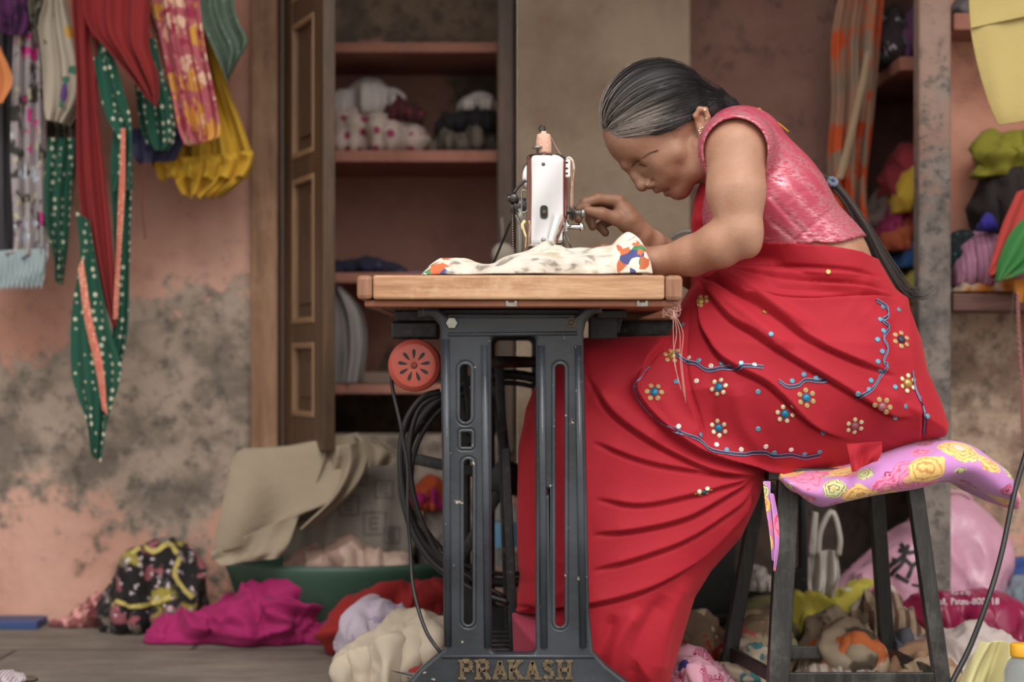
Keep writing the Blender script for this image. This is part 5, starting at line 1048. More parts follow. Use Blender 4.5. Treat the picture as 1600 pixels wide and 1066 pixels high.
# near arm (her left) and hand
B.chain([Q(1149, 236, .185, .053), Q(1150, 300, .160, .0475), Q(1155, 360, .150, .040)], .02)
B.chain([Q(1155, 364, .150, .039), Q(1125, 382, .160, .0395), Q(1080, 400, .20, .034), Q(1030, 408, .235, .024), Q(1012, 407, .245, .022)], .012)
B.ell(P(1171, 386, .145), (.016, .016, .017), .02)
B.cone(P(1014, 407, .245), P(976, 400, .25), .020, .015, .010, .55)
for Y0, t, r in ((.215, (930, 396), .0075), (.234, (922, 392), .008), (.253, (925, 391), .008), (.272, (932, 392), .0075)):
    B.chain([Q(980, 398, Y0 + (.25 - Y0) * .2, r + .002), Q(957, 389, Y0, r + .0008), Q(942, 388, Y0, r), Q(t[0], t[1], Y0, r - .0012)], .003)
B.chain([Q(1002, 408, .225, .012), Q(980, 408, .205, .010), Q(958, 404, .20, .008)], .005)
# far arm and raised hand
B.chain([Q(1155, 240, .53, .05), Q(1130, 350, .56, .045), Q(1112, 440, .50, .040)], .02)
B.chain([Q(1112, 440, .50, .039), Q(1060, 410, .38, .032), Q(1018, 381, .29, .023), Q(1000, 366, .27, .021)], .012)
B.cone(P(1002, 368, .268), P(975, 335, .25), .021, .021, .010, .75)
B.cone(P(982, 345, .25), P(964, 316, .25), .020, .013, .010, .62)
B.chain([Q(966, 314, .238, .0115), Q(934, 311, .228, .0098), Q(914, 317, .222, .0088), Q(904, 327, .220, .0072)], .004)
B.chain([Q(962, 317, .258, .0115), Q(926, 316, .250, .0098), Q(906, 328, .236, .0088), Q(904, 343, .226, .0072)], .003)
B.chain([Q(964, 326, .276, .011), Q(936, 331, .272, .0095), Q(922, 342, .262, .0088), Q(926, 354, .254, .0075)], .003)
B.chain([Q(972, 340, .290, .010), Q(950, 346, .288, .0088), Q(938, 354, .282, .008), Q(946, 364, .274, .007)], .003)
B.chain([Q(990, 356, .245, .015), Q(962, 341, .226, .0122), Q(940, 334, .215, .0105), Q(917, 329, .212, .0082)], .006)
# neck and head
B.cone(P(1085, 235, YC), P(1142, 246, YC), .050, .060, .02)
B.cone(P(1082, 212, YC), P(1126, 220, YC), .050, .045, .03)
B.ell(HP(1026, 182), (.1005, .073, .098), .01)
B.ell(HP(1000, 210), (.064, .056, .062), .02, R_(58))
B.ell(HP(1038, 238), (.060, .055, .062), .02)
B.ell(HP(1058, 262), (.050, .046, .040), .02, R_(20))
B.cone(HP(1060, 297), HP(1064, 296), .0165, .0165, .016)
for s in (1, -1):
    B.chain([(HP(1060, 293, s * .012), .014), (HP(1082, 268, s * .044), .0135), (HP(1088, 235, s * .056), .014)], .02)
    B.cone(HP(1032, 257, s * .036), HP(1052, 245, s * .050), .017, .016, .02)
    B.cone(HP(979, 259, s * .007), HP(1012, 241, s * .040), .0095, .0085, .010)
    B.cone(HP(1036, 281, s * .022), HP(1046, 270, s * .034), .013, .016, .014)
for s in (1, -1): B.ell(HP(991, 265, s * .030), (.0125, .0145, .0115), .012, R_(32), 'sub')
for s in (1, -1): B.ell(HP(1008, 252.5, s * .0305), (.0130, .0140, .0120), .004)
B.chain([(HP(984, 267), .0062), (HP(993, 277), .0076), (HP(1002, 288), .0108)], .008)
B.ell(HP(1003, 290.5), (.0112, .0105, .0112), .005)
for s in (1, -1):
    B.ell(HP(1013, 289, s * .0125), (.0088, .0066, .0078), .004)
    B.ell(HP(1012, 298.5, s * .0075), (.0036, .003, .004), .002, 0, 'sub')
B.ell(HP(1036, 282), (.0235, .025, .0185), .010, R_(35))
for s in (1, -1):
    B.chain([(HP(1026, 296.5, s * .001), .0068), (HP(1035, 293, s * .014), .0054), (HP(1048, 287, s * .0245), .0036)], .003)
    B.chain([(HP(1042.5, 301, s * .001), .0074), (HP(1047, 297, s * .012), .0058), (HP(1052, 291, s * .021), .0036)], .003)
    B.chain([(HP(1033, 303.5, 0), .0030), (HP(1041, 298, s * .015), .0030), (HP(1054, 288.5, s * .0265), .0028)], .002, 1., 'sub')
    B.cone(HP(1053, 304, 0), HP(1055, 299, s * .014), .0022, .002, .006, mode='sub')
    B.chain([(HP(1018, 285, s * .0185), .0026), (HP(1034, 277, s * .031), .0028), (HP(1049, 280, s * .036), .002)], .005, 1., 'sub')
    B.chain([(HP(1002, 265, s * .026), .0016), (HP(1012, 262, s * .036), .0018), (HP(1020, 256, s * .044), .0012)], .004, 1., 'sub')
    # ear
    cE = [(1086, 200, .071), (1080, 190, .077), (1086, 180, .080), (1095, 181, .081), (1099, 192, .080), (1097, 206, .077), (1091, 216, .073)]
    B.chain([(HP(a, b_, s * c_), .0046) for a, b_, c_ in cE], .003); B.ell(HP(1090, 220, s * .072), (.0065, .0045, .009), .004); B.ell(HP(1089, 200, s * .070), (.010, .006, .020), .006)
    B.ell(HP(1087, 200, s * .080), (.0055, .006, .009), .003, 0, 'sub')
# hips, legs and feet below the sari
for Yl in (.27, .45):
    B.cone(P(1310, 610, Yl), P(925, 608, Yl), .085, .054, .03); B.chain([Q(925, 608, Yl, .054), Q(920, 760, Yl, .048), Q(935, 1020, Yl, .035)], .02)
    a_ = P(960, 1040, Yl); B.cone(a_, Vector((a_.x - .12, Yl, .105)), .034, .022, .02)
BV, BF = B.mesh(); del B
BV = smoothv(BV, BF, 2)
# tone mask: R lips, G dark circles and painted shade at eyes and nostrils, B hands and face
def blob(c, r): return np.exp(-((BV - np.array(c)) ** 2).sum(1) / (r * r))
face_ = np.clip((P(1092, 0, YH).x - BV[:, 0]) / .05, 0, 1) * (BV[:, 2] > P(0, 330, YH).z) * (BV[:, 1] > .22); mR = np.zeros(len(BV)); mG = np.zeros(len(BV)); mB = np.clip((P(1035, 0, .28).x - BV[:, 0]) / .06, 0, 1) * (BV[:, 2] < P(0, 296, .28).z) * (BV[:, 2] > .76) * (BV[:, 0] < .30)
mB = np.maximum(mB, face_ * .38)  # darker hands and face: mostly shade painted into the skin, partly own colour
for s in (1, -1):
    for a, b_, c_ in ((1029, 297, .003), (1036, 296, .012), (1044, 292, .020), (1042, 302, .004), (1047, 298, .012)): mR = np.maximum(mR, blob(HP(a, b_, s * c_), .007))
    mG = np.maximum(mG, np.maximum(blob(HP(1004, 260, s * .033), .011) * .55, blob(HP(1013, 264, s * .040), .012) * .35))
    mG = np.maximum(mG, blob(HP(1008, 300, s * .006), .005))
m_skin, nt, b = newmat('skin'); co = coords(nt); at = N(nt, 'Attribute', {'attribute_name': 'mask'}); sp = N(nt, 'SeparateColor', Color=at.outputs['Color'])
n1 = N(nt, 'TexNoise', Vector=co, Scale=16., Detail=4.).outputs[0]; n2 = N(nt, 'TexNoise', Vector=co, Scale=260., Detail=3.).outputs[0]
c = mix(nt, step(nt, n1, .35, .65), lin((172,128,104)), lin((184,142,120)))
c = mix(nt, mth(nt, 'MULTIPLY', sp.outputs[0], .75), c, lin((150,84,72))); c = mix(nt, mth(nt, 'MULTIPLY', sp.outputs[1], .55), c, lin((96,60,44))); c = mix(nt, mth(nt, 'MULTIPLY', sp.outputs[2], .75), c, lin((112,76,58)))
c = mix(nt, mth(nt, 'MULTIPLY', n2, .15), c, lin((120,76,56)))
nt.links.new(c, b.inputs['Base Color']); b.inputs['Roughness'].default_value = .48; b.inputs['Subsurface Weight'].default_value = .08; b.inputs['Subsurface Radius'].default_value = (.01, .004, .002); b.inputs['Subsurface Scale'].default_value = .5
b.inputs['Specular IOR Level'].default_value = .4
nt.links.new(N(nt, 'Bump', Height=mth(nt, 'ADD', n2, mth(nt, 'MULTIPLY', N(nt, 'TexNoise', Vector=co, Scale=70., Detail=4.).outputs[0], 1.5)), Strength=.18, Distance=.0025).outputs[0], b.inputs['Normal'])
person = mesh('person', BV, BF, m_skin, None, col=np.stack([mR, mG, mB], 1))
tag(person, 'woman in red sari and pink blouse seated on the stool, bent over the machine', 'person')
bvb = BVHTree.FromPolygons(BV.tolist(), BF.tolist())
def snap(p, lift=.0006):
    h = bvb.find_nearest(p); return h[0] + h[1] * lift
m_lash = simple('dark_brow', (34,26,24), .7)
mb = MB()
for s in (1, -1):
    mb.tube([snap(HP(a, b_, s * c_), .0003) for a, b_, c_ in ((996, 261, .020), (998, 262, .026), (1003, 262, .033), (1009, 260, .039), (1015, 255, .043))], [.0004, .0009, .0011, .0011, .0005], 6)
mb.build('eyelash', m_lash, person)
bro = MB(); rs = random.Random(5)
for s in (1, -1):
    for i in range(70):
        t = i / 70; base = spline([(983, 260, .010), (991, 253, .020), (1003, 246, .034), (1016, 242, .044), (1024, 242, .049)], 41)[int(t * 40)]
        j = rs.uniform(-2.2, 2.2) * (1 - .6 * t); p = HP(base[0] + j * .5, base[1] + j, s * base[2]); q = HP(base[0] + 4 + j * .4, base[1] - 2.2 + j * .8, s * (base[2] + .0035))
        bro.tube([snap(p, .0003), snap(q, .0010)], [.00022, .0001], 3, cap=False)
bro.build('eyebrow', m_lash, person)
# ---------------------------------------------------------------- hair
m_hair, nt, b = newmat('hair'); at = N(nt, 'Attribute', {'attribute_name': 'mask'}); c = mix(nt, N(nt, 'SeparateColor', Color=at.outputs['Color']).outputs[0], lin((26,24,27)), lin((186,174,166)))
nt.links.new(c, b.inputs['Base Color']); b.inputs['Roughness'].default_value = .42; b.inputs['Specular IOR Level'].default_value = .45
HC = HP(1026, 180); rs = random.Random(11)
HR = (.107, .0815, .105)
def surf(d):                       # point of the hair shell in direction d from the skull centre
    k = 1 / math.sqrt((d.x / HR[0]) ** 2 + (d.y / HR[1]) ** 2 + (d.z / HR[2]) ** 2); return HC + d * k
hl = [(1101, 196, .080), (1090, 178, .082), (1079, 183, .080), (1066, 200, .076), (1044, 212, .071), (1018, 219, .064), (988, 216, .052), (962, 210, .034), (944, 212, .016), (934, 214, 0)]
hlr = [(HP(a, b_, c_) - HC).normalized() for a, b_, c_ in hl] + [(HP(a, b_, -c_) - HC).normalized() for a, b_, c_ in hl[-2::-1]]
gd = (HP(1118, 148, 0) - HC).normalized(); ms = MB(); cols = []
hseg = 18
def slerp(a, b_, t):
    o = math.acos(max(-1, min(1, a.dot(b_)))); return (a * math.sin((1 - t) * o) + b_ * math.sin(t * o)) / math.sin(o)
cap = SDF(axis(.10, .46, .003), axis(.24, .47, .003), axis(.88, 1.21, .003))
cap.ell(HC, (HR[0] - .0028, HR[1] - .0028, HR[2] - .0028), 0.)
cap.cone(HP(1102, 172), P(1165, 198, .39), .040, .014, .03)
# cut away the face below the hairline
poly = [(a, b_) for a, b_, _ in hl[1:]]
def facecut(X_, Y_, Z_):
    # signed side of the hairline: positive = hair
    line = [(HP(a, b_).x, HP(a, b_).z) for a, b_ in poly][::-1]; lx = np.array([p[0] for p in line]); lz = np.array([p[1] for p in line])
    order = np.argsort(lx); zz = np.interp(X_, lx[order], lz[order], left=lz[order][0], right=lz[order][-1] - 0.0)
    zz = zz - np.clip(X_ - lx.max(), 0, None) * .55
    return (Z_ + X_ * 0 + Y_ * 0) - zz
q = facecut(cap.x[:, None, None], cap.y[None, :, None], cap.z[None, None, :]); cap.D = np.maximum(cap.D, -q.astype(np.float32))
CV, CF = cap.mesh(); CV = smoothv(CV, CF, 1); hair = mesh('hair', CV, CF, m_hair, person, col=np.zeros((len(CV), 1)))
hls = sorted(((HP(a, b_).x, HP(a, b_).z) for a, b_, _ in hl)); hlx = [p[0] for p in hls]; hlz = [p[1] for p in hls]
for i in range(6000):
    t = rs.random() if rs.random() < .5 else rs.uniform(.22, .78); f = t * (len(hlr) - 1); k = int(f); d0 = (hlr[k] * (1 - (f - k)) + hlr[min(k + 1, len(hlr) - 1)] * (f - k)).normalized()
    sp2 = .03 + .28 * max(0, (1 - abs(t - .5) * 2) - .42); d0 = (d0 + Vector((rs.gauss(0, .02), rs.gauss(0, sp2), rs.gauss(0, .02)))).normalized(); g1 = (gd + Vector((rs.gauss(0, .04), (t - .5) * .9 + rs.gauss(0, .05), -.35 * abs(t - .5) * 2 + rs.gauss(0, .04)))).normalized()
    p0_ = surf(d0)
    if p0_.z < float(np.interp(p0_.x, hlx, hlz)) - .004: continue
    front = 1 - abs(t - .5) * 2; lift = rs.uniform(-.0010, .0009); pts = []
    e = rs.uniform(.86, 1.02)
    for j in range(hseg):
        u = j / (hseg - 1) * e; d = slerp(d0, g1, u); p = surf(d); n = (p - HC).normalized(); wv = math.sin(u * 9 + i) * .0006
        pts.append(p + n * (lift - .0025 * (1 - min(1, u * 7)) + wv))
    grey = (.8 if rs.random() < (.22 if front < .74 else .88) else .04) * rs.uniform(.55, 1.1)
    if any(q_.x < hlx[-1] and q_.z < float(np.interp(q_.x, hlx, hlz)) - .0115 for q_ in pts): continue
    pts[-1] = pts[-1] + Vector((.004, 0, -.002)); tz = rs.uniform(-1, 1); te = (-1 if pts[-4].y < YH else 1) * math.sqrt(max(0, 1 - tz * tz)) * rs.uniform(.8, 1.05)
    pts += [P(1134, 163, .36) + Vector((0, te * .036, tz * .024)), P(1172, 198, .385) + Vector((0, te * .022, tz * .014))]
    pts = spline(pts[:-2:2] + pts[-2:], hseg)
    ms.tube(pts, [.0004] + [.00052] * (hseg - 2) + [.0003], 3, cap=False)
    mid = .05 + (.52 * max(0, 1 - abs(front - .90) / .2) if front > .74 else rs.uniform(0, .14))
    for j in range(hseg):
        u = j / (hseg - 1) * 1.12; g_ = grey * max(0, min(1, (mid + .10 - u) / .22)); cols += [[g_]] * 3
ms.build('hair_strands', m_hair, hair, col=np.array(cols))
# fly-away wisps at the forehead and nape rope
ms = MB(); cols = []
for i in range(0):
    r_ = Vector((0, rs.gauss(0, 1), rs.gauss(0, 1))); pts = []
    for (a, b_, Y, w_) in ((1085, 118, .35, .030), (1118, 150, .36, .028), (1142, 168, .38, .018), (1165, 196, .42, .014)): pts.append(P(a, b_ + 14, Y) + Vector((r_.z * .3, r_.y, r_.z)) * w_ * .62)
    ms.tube(spline(pts, 12), .0007, 3, cap=False); cols += [[rs.uniform(0, .12)]] * 36
for i in range(0):
    a, b_, c_ = rs.choice([(932, 195, .02), (926, 205, .015), (936, 212, .02), (940, 200, .03)]); p = HP(a + rs.uniform(-4, 8), b_ + rs.uniform(-12, 6), c_ * rs.uniform(-1, 1)); q = p + Vector((rs.uniform(-.012, .004), rs.uniform(-.005, .005), rs.uniform(-.020, .002)))
    ms.tube([p, (p + q) / 2 + Vector((-.003, 0, .002)), q], .00035, 3, cap=False); cols += [[.6]] * 9
for i in range(6):
    p = HP(1078 - rs.uniform(0, 40), 208 + rs.uniform(-2, 8), .073); q = p + Vector((rs.uniform(.005, .018), -.002, rs.uniform(-.018, .002))); ms.tube([snap(p, .001), snap((p + q) / 2, .002), snap(q, .0015)], .0003, 3, cap=False); cols += [[.2]] * 9
ms.build('loose_hair', m_hair, hair, col=np.array(cols))
ms = MB(); cols = []
for i in range(520):
    gx, gy = rs.gauss(0, 1), rs.gauss(0, 1); k = rs.uniform(.78, 1.0) if rs.random() < .7 else rs.uniform(.95, 1.08)
    pts = [P(1262, 262, .47) + Vector((gx * .003, gy * .004, 0)), P(1305, 290, .44) + Vector((gx * .0035, gy * .005, 0)), P(1345, 345, .42) + Vector((gx * .0065, gy * .008, -gx * .004)), P(1376, 405, .41) + Vector((gx * .010, gy * .010, -gx * .004)),
           P(1376 + 30 * k, 405 + 50 * k, .41) + Vector((gx * .014, gy * .012, -gx * .004)), P(1376 + 44 * k, 405 + 72 * k, .41) + Vector((gx * .019, gy * .013, gx * .004 + .01))]
    ms.tube(spline(pts, 18), [.0007] * 14 + [.0005] * 3 + [.0002], 3, cap=False); cols += [[rs.uniform(0, .22)]] * 54
ms.build('hair_tail', m_hair, hair, col=np.array(cols))
mb = MB()
for k in range(9):
    a_ = k * .7; mb.ball(P(1301, 284, .435) + Vector((math.cos(a_) * .007, math.sin(a_) * .010, math.sin(a_) * .007)), .0048, 8)
mb.build('hair_tie', simple('blue_grey_tie', (104,120,140), .8), person)
# jewellery
m_gold = simple('gold', (236,208,184), .3, .9, .1); m_pearl = simple('pearl', (240,226,210), .25)
er = MB(); c0 = HP(1090, 214, .084)
for k in range(8): a_ = k * math.pi / 4; er.ball(c0 + Vector((math.cos(a_) * .0058, -.001, math.sin(a_) * .0058)), .0024, 8)
er.ball(c0 + Vector((0, -.003, 0)), .0028, 8).lathe(c0, [(.0005, .002), (.006, .0015), (.006, .003), (.0005, .004)], 'y', 16)
er.build('earring', m_gold, person)
MB().ball(HP(1093.5, 182, .086), .0024, 8).build('ear_stud', m_pearl, person); MB().ball(HP(1096, 195, .085), .0015, 8).build('ear_stud', m_pearl, person)
MB().ball(snap(HP(1010, 291, .018), .0008), .0016, 8).build('nose_stud', m_gold, person)
# ---------------------------------------------------------------- blouse
S = SDF(axis(.24, .72, .0032), axis(.10, .62, .0036), axis(.70, 1.14, .0032)); TORSO(S, .0065)
S.cone(P(1151, 231, .178), P(1151, 232, .215), .0625, .062, .02); S.cone(P(1150, 236, .50), P(1150, 236, .56), .062, .06, .02)
S.cone(P(1149, 236, .02), P(1149, 234, .172), .053, .0545, .004, mode='sub')
S.cone(P(1149, 240, .16), P(1152, 330, .12), .053, .050, .004, mode='sub')
S.cone(P(1075, 205, YC), P(1116, 212, YC), .058, .052, .004, mode='sub')
hemx = [P(a, b_, YC) for a, b_ in ((900, 400), (1183, 394), (1236, 390), (1290, 387), (1330, 375), (1352, 371), (1480, 360))]
zh = np.interp(S.x, [p.x for p in hemx], [p.z for p in hemx]); S.D = np.maximum(S.D, (zh[:, None, None] - S.z[None, None, :]).astype(np.float32))
V, Fq = S.mesh(); V = smoothv(V, Fq, 5); Nn = vnormals(V, Fq)
def proj(V): d = V[:, 1] + CD; return 800 + V[:, 0] * F / d, HOR - (V[:, 2] - CH) * F / d
def foldfield(V, FL):
    px, py = proj(V); out = np.zeros(len(V))
    for pts, h, w_, kind in FL:
        pts = [np.array(p, float) for p in spline([(a, b_, 0) for a, b_ in pts], max(8, len(pts) * 4))]; best = np.full(len(V), 1e9); sg = np.zeros(len(V)); tt = np.zeros(len(V)); n = len(pts) - 1
        for i in range(n):
            a, b_ = pts[i][:2], pts[i + 1][:2]; d = b_ - a; L = (d * d).sum() + 1e-9
            t = np.clip(((px - a[0]) * d[0] + (py - a[1]) * d[1]) / L, 0, 1); ex, ey = px - a[0] - d[0] * t, py - a[1] - d[1] * t; dd = np.hypot(ex, ey)
            m = dd < best; best = np.where(m, dd, best); sg = np.where(m, np.sign(d[0] * (py - a[1]) - d[1] * (px - a[0])), sg); tt = np.where(m, (i + t) / n, tt)
        tp_ = np.clip(np.minimum(tt, 1 - tt) * 7, 0, 1) if kind != 'hem' else np.ones(len(V))
        if kind == 'ridge': o = np.exp(-(best / w_) ** 2)
        elif kind == 'groove': o = -np.exp(-(best / w_) ** 2)
        else:
            q_ = best * np.sign(sg) * (-1 if kind == 'up' else 1); o = np.exp(-np.clip(q_, 0, None) / (w_ * 1.25)) / (1 + np.exp(-(q_ - 1.5) / 1.1)) - .75 * np.exp(-((q_ + 1.6) / 3.2) ** 2)
        out += h * tp_ * o
    return out
BFOLD = [([(1195,300),(1240,350),(1275,385)], .003, 5, 'fold'), ([(1200,345),(1235,372),(1250,388)], .0025, 4, 'fold'), ([(1262,388),(1300,372),(1345,362)], .003, 5, 'fold'), ([(1235,385),(1262,362),(1310,322)], .003, 6, 'fold'), ([(1225,320),(1260,300),(1300,310)], .0015, 5, 'fold'),
         ]
V = V + Nn * foldfield(V, BFOLD)[:, None] * (Nn[:, 1:2] < .4)
m_bl, nt, b = newmat('pink_brocade'); co = coords(nt)
n1 = N(nt, 'TexNoise', Vector=co, Scale=7., Detail=3.).outputs[0]; n2 = N(nt, 'TexNoise', Vector=N(nt, 'Mapping', Vector=co, Rotation=(0, R_(-40), 0), Scale=(1, 1, 3.5)).outputs[0], Scale=90., Detail=4.).outputs[0]
wv = N(nt, 'TexWave', {'bands_direction': 'X'}, Vector=N(nt, 'Mapping', Vector=co, Rotation=(0, R_(48), 0)).outputs[0], Scale=10., Distortion=.3).outputs['Fac']
k = mth(nt, 'MULTIPLY', step(nt, mth(nt, 'ADD', n1, mth(nt, 'MULTIPLY', wv, .12)), .42, .60), step(nt, n2, .40, .56))
c = mix(nt, mth(nt, 'MULTIPLY', k, .75), lin((180,68,90)), lin((222,156,168))); nt.links.new(c, b.inputs['Base Color'])
nt.links.new(mth(nt, 'MULTIPLY', k, .55), b.inputs['Metallic']); nt.links.new(N(nt, 'MapRange', i0=k, i1=0., i2=1., i3=.6, i4=.40).outputs[0], b.inputs['Roughness'])
nt.links.new(N(nt, 'Bump', Height=n2, Strength=.35, Distance=.002).outputs[0], b.inputs['Normal'])
blouse = mesh('blouse', V, Fq, m_bl, person)
MB().tube(spline([P(1180,172,.33), P(1186,178,.325), P(1200,186,.325), P(1215,192,.33), P(1232,206,.34)], 24), .0018, 6).tube(spline([P(1178,170,.33), P(1188,171,.32), P(1184,178,.32), P(1192,184,.325)], 14), .002, 6).build('blouse_tie', simple('gold_cord', (206,150,40), .6), blouse)
# ---------------------------------------------------------------- sari
def polyd(xs_, zs_, poly):
    X_, Z_ = np.meshgrid(xs_, zs_, indexing='ij'); d = np.full(X_.shape, 1e9); ins = np.zeros(X_.shape, bool); n = len(poly)
    for i in range(n):
        a, b_ = np.array(poly[i]), np.array(poly[(i + 1) % n]); e = b_ - a; t = np.clip(((X_ - a[0]) * e[0] + (Z_ - a[1]) * e[1]) / ((e * e).sum() + 1e-12), 0, 1)
        d = np.minimum(d, np.hypot(X_ - a[0] - e[0] * t, Z_ - a[1] - e[1] * t))
        c_ = (a[1] > Z_) != (b_[1] > Z_); ins ^= c_ & (X_ < (b_[0] - a[0]) * (Z_ - a[1]) / (b_[1] - a[1] + 1e-12) + a[0])
    return np.where(ins, -d, d)
S = SDF(axis(-.03, .86, .0027), axis(.10, .30, .0032, .64, .006), axis(.005, .98, .0027))
def slab(S, pts, T, R, k, Yc=YC):
    pl = [(P(a, b_, Yc).x, P(a, b_, Yc).z) for a, b_ in pts]; d2 = polyd(S.x, S.z, pl)[:, None, :].astype(np.float32); Tz = T(S.z)[None, None, :].astype(np.float32) if callable(T) else T
    wy = np.abs(S.y - Yc)[None, :, None].astype(np.float32) - (Tz - R); u = d2 + R
    D = np.minimum(np.maximum(u, wy), 0) + np.hypot(np.maximum(u, 0), np.maximum(wy, 0)) - R
    h = np.clip(k - np.abs(S.D - D), 0, None) / k; S.D = np.minimum(S.D, D) - h * h * k * .25
SK = [(905,529),(1000,526),(1060,530),(1200,560),(1330,640),(1400,690),(1375,703),(1190,742),(1178,775),(1150,835),(1105,885),(1080,925),(1062,985),(1040,1060),(1034,1078),(850,1078),(848,1000),(840,955),(806,948),(814,900),(810,880),(808,800),(810,700),(822,640),(842,590),(868,548)]
slab(S, SK, .185, .12, .02)
WR = [(1086,440),(1110,424),(1150,398),(1183,385),(1276,388),(1350,399),(1372,422),(1388,452),(1408,466),(1415,500),(1422,540),(1434,580),(1452,620),(1466,662),(1462,680),(1375,704),(1330,716),(1280,724),(1190,734),(1110,714),(1056,684),(1013,636),(1000,602),(1024,562),(1050,528),(1066,480)]
zt_, zl_ = P(0, 385, YC).z, P(0, 540, YC).z
slab(S, WR, lambda z: np.interp(z, [zl_, zt_], [.215, .165]), .15, .02)
S.cone(P(1112, 300, .41), P(1120, 420, .37), .026, .045, .02, .6)
S.chain([Q(1104, 298, .36, .016), Q(1102, 345, .35, .021), Q(1104, 430, .35, .026)], .01, .32)
S2 = SDF(S.x, S.y, S.z); TORSO(S2, .009); wl_ = [P(a, b_, .27) for a, b_ in ((900, 450), (1080, 440), (1183, 381), (1276, 387), (1340, 395), (1365, 402), (1480, 410))]
zw = np.interp(S2.x, [p.x for p in wl_], [p.z for p in wl_]); S2.D = np.maximum(S2.D, (S2.z[None, None, :] - zw[:, None, None]).astype(np.float32)); h_ = np.clip(.012 - np.abs(S.D - S2.D), 0, None) / .012; S.D = np.minimum(S.D, S2.D) - h_ * h_ * .003; del S2
V, Fq = S.mesh(); del S
V = smoothv(V, Fq, 3); Nn = vnormals(V, Fq)
SF_ = [([(1138,416),(1249,419),(1330,424),(1380,436)], .0065, 9, 'fold'), ([(1117,420),(1180,432),(1249,440),(1340,445),(1392,456)], .0065, 9, 'fold'),
 ([(1160,460),(1210,466),(1263,468),(1350,463),(1404,466)], .010, 14, 'fold'), ([(1094,432),(1129,446),(1171,468),(1220,498),(1264,531),(1331,562),(1400,590)], .009, 16, 'up'),
 ([(1090,433),(1110,460),(1140,498),(1176,520),(1213,545),(1297,595),(1382,643),(1425,655)], .010, 15, 'up'), ([(1084,440),(1092,480),(1098,516),(1122,555),(1149,575),(1193,597),(1223,622),(1257,656),(1290,676),(1330,690)], .011, 17, 'up'),
 ([(1081,454),(1074,500),(1070,550),(1074,600),(1092,656),(1102,700)], .005, 16, 'fold'), ([(1100,440),(1150,480),(1200,520),(1240,545)], .005, 9, 'ridge'), ([(1110,428),(1160,446),(1210,480),(1280,520)], .005, 8, 'ridge'),
 ([(1110,424),(1180,428),(1260,430)], .004, 5, 'ridge'), ([(1200,452),(1280,456),(1380,458)], .0035, 5, 'groove'),
 ([(1016,560),(993,602),(1012,638),(1058,680),(1112,711),(1190,728),(1280,732),(1375,708)], -.011, 16, 'fold'), ([(1016,562),(992,602),(1012,638),(1058,680),(1112,711),(1190,728),(1280,732),(1375,708)], .007, 12, 'up'),
 ([(1050,528),(1020,556),(992,602)], .006, 12, 'fold'),
 ([(916,585),(950,640),(1000,680),(1060,714),(1120,738),(1190,744)], .009, 16, 'up'), ([(925,690),(1000,720),(1080,736),(1185,746)], .006, 14, 'up'),
 ([(930,780),(1000,790),(1075,776),(1130,760),(1190,742)], .007, 14, 'up'), ([(925,836),(1000,828),(1075,809),(1139,771),(1190,745)], .009, 16, 'up'), ([(925,892),(1000,872),(1075,842),(1150,790),(1187,752)], .008, 14, 'up'),
 ([(800,946),(860,950),(925,945),(1000,926),(1060,896),(1110,860),(1165,800),(1180,765)], .009, 22, 'up'),
 ([(1075,900),(1040,980),(1025,1066)], .006, 12, 'ridge'), ([(1040,930),(1000,1000),(985,1075)], .006, 12, 'groove'), ([(1000,950),(960,1010),(945,1075)], .006, 12, 'ridge'), ([(960,960),(930,1075)], .005, 10, 'groove'), ([(870,955),(862,1075)], .005, 10, 'ridge'), ([(835,960),(832,1075)], .005, 8, 'groove'),
 ([(850,600),(880,700),(885,800),(870,940)], .007, 26, 'ridge'), ([(925,610),(980,640),(1040,690)], .006, 20, 'ridge'), ([(830,640),(826,760),(836,900)], .004, 12, 'groove'),
 ([(1420,470),(1424,560),(1440,640),(1440,690)], .008, 10, 'fold'), ([(1390,500),(1400,570),(1425,650)], .005, 10, 'groove'), ([(1330,470),(1380,520),(1400,600),(1380,680)], .005, 18, 'ridge'),
 ([(1150,600),(1160,660),(1200,715)], .004, 14, 'ridge'), ([(1120,580),(1110,640),(1130,700)], .004, 12, 'groove'), ([(1020,600),(1050,650),(1090,690)], .004, 12, 'ridge'),
 ([(1090,300),(1088,360),(1086,430)], .006, 6, 'ridge'), ([(1100,300),(1097,360),(1095,420)], .006, 4, 'groove')]
ny_ = np.clip(.5 - Nn[:, 1] * 1.2, .0, 1)
dd = foldfield(V, SF_) * ny_ * 1.55
D3 = folds(V, 7, 5.) - .3; px_, py_ = proj(V)
V = V + Nn * (dd + D3 * .002)[:, None]
V[:, 2] = np.maximum(V[:, 2], .004)
m_sari, nt, b = newmat('crimson_georgette'); co = coords(nt)
n1 = N(nt, 'TexNoise', Vector=co, Scale=5., Detail=3.).outputs[0]; n2 = N(nt, 'TexNoise', Vector=co, Scale=500., Detail=2.).outputs[0]
c = mix(nt, n1, lin((158,24,40)), lin((174,36,52))); nt.links.new(c, b.inputs['Base Color']); b.inputs['Roughness'].default_value = .7; b.inputs['Sheen Weight'].default_value = .35; b.inputs['Sheen Tint'].default_value = lin((240,110,110)); b.inputs['Specular IOR Level'].default_value = .25
nt.links.new(N(nt, 'Bump', Height=mth(nt, 'ADD', N(nt, 'TexNoise', Vector=co, Scale=18., Detail=4.).outputs[0], mth(nt, 'MULTIPLY', n2, .1)), Strength=.18, Distance=.012).outputs[0], b.inputs['Normal'])
sari = mesh('sari', V, Fq, m_sari, person)
bvs = BVHTree.FromPolygons(V.tolist(), Fq.tolist())
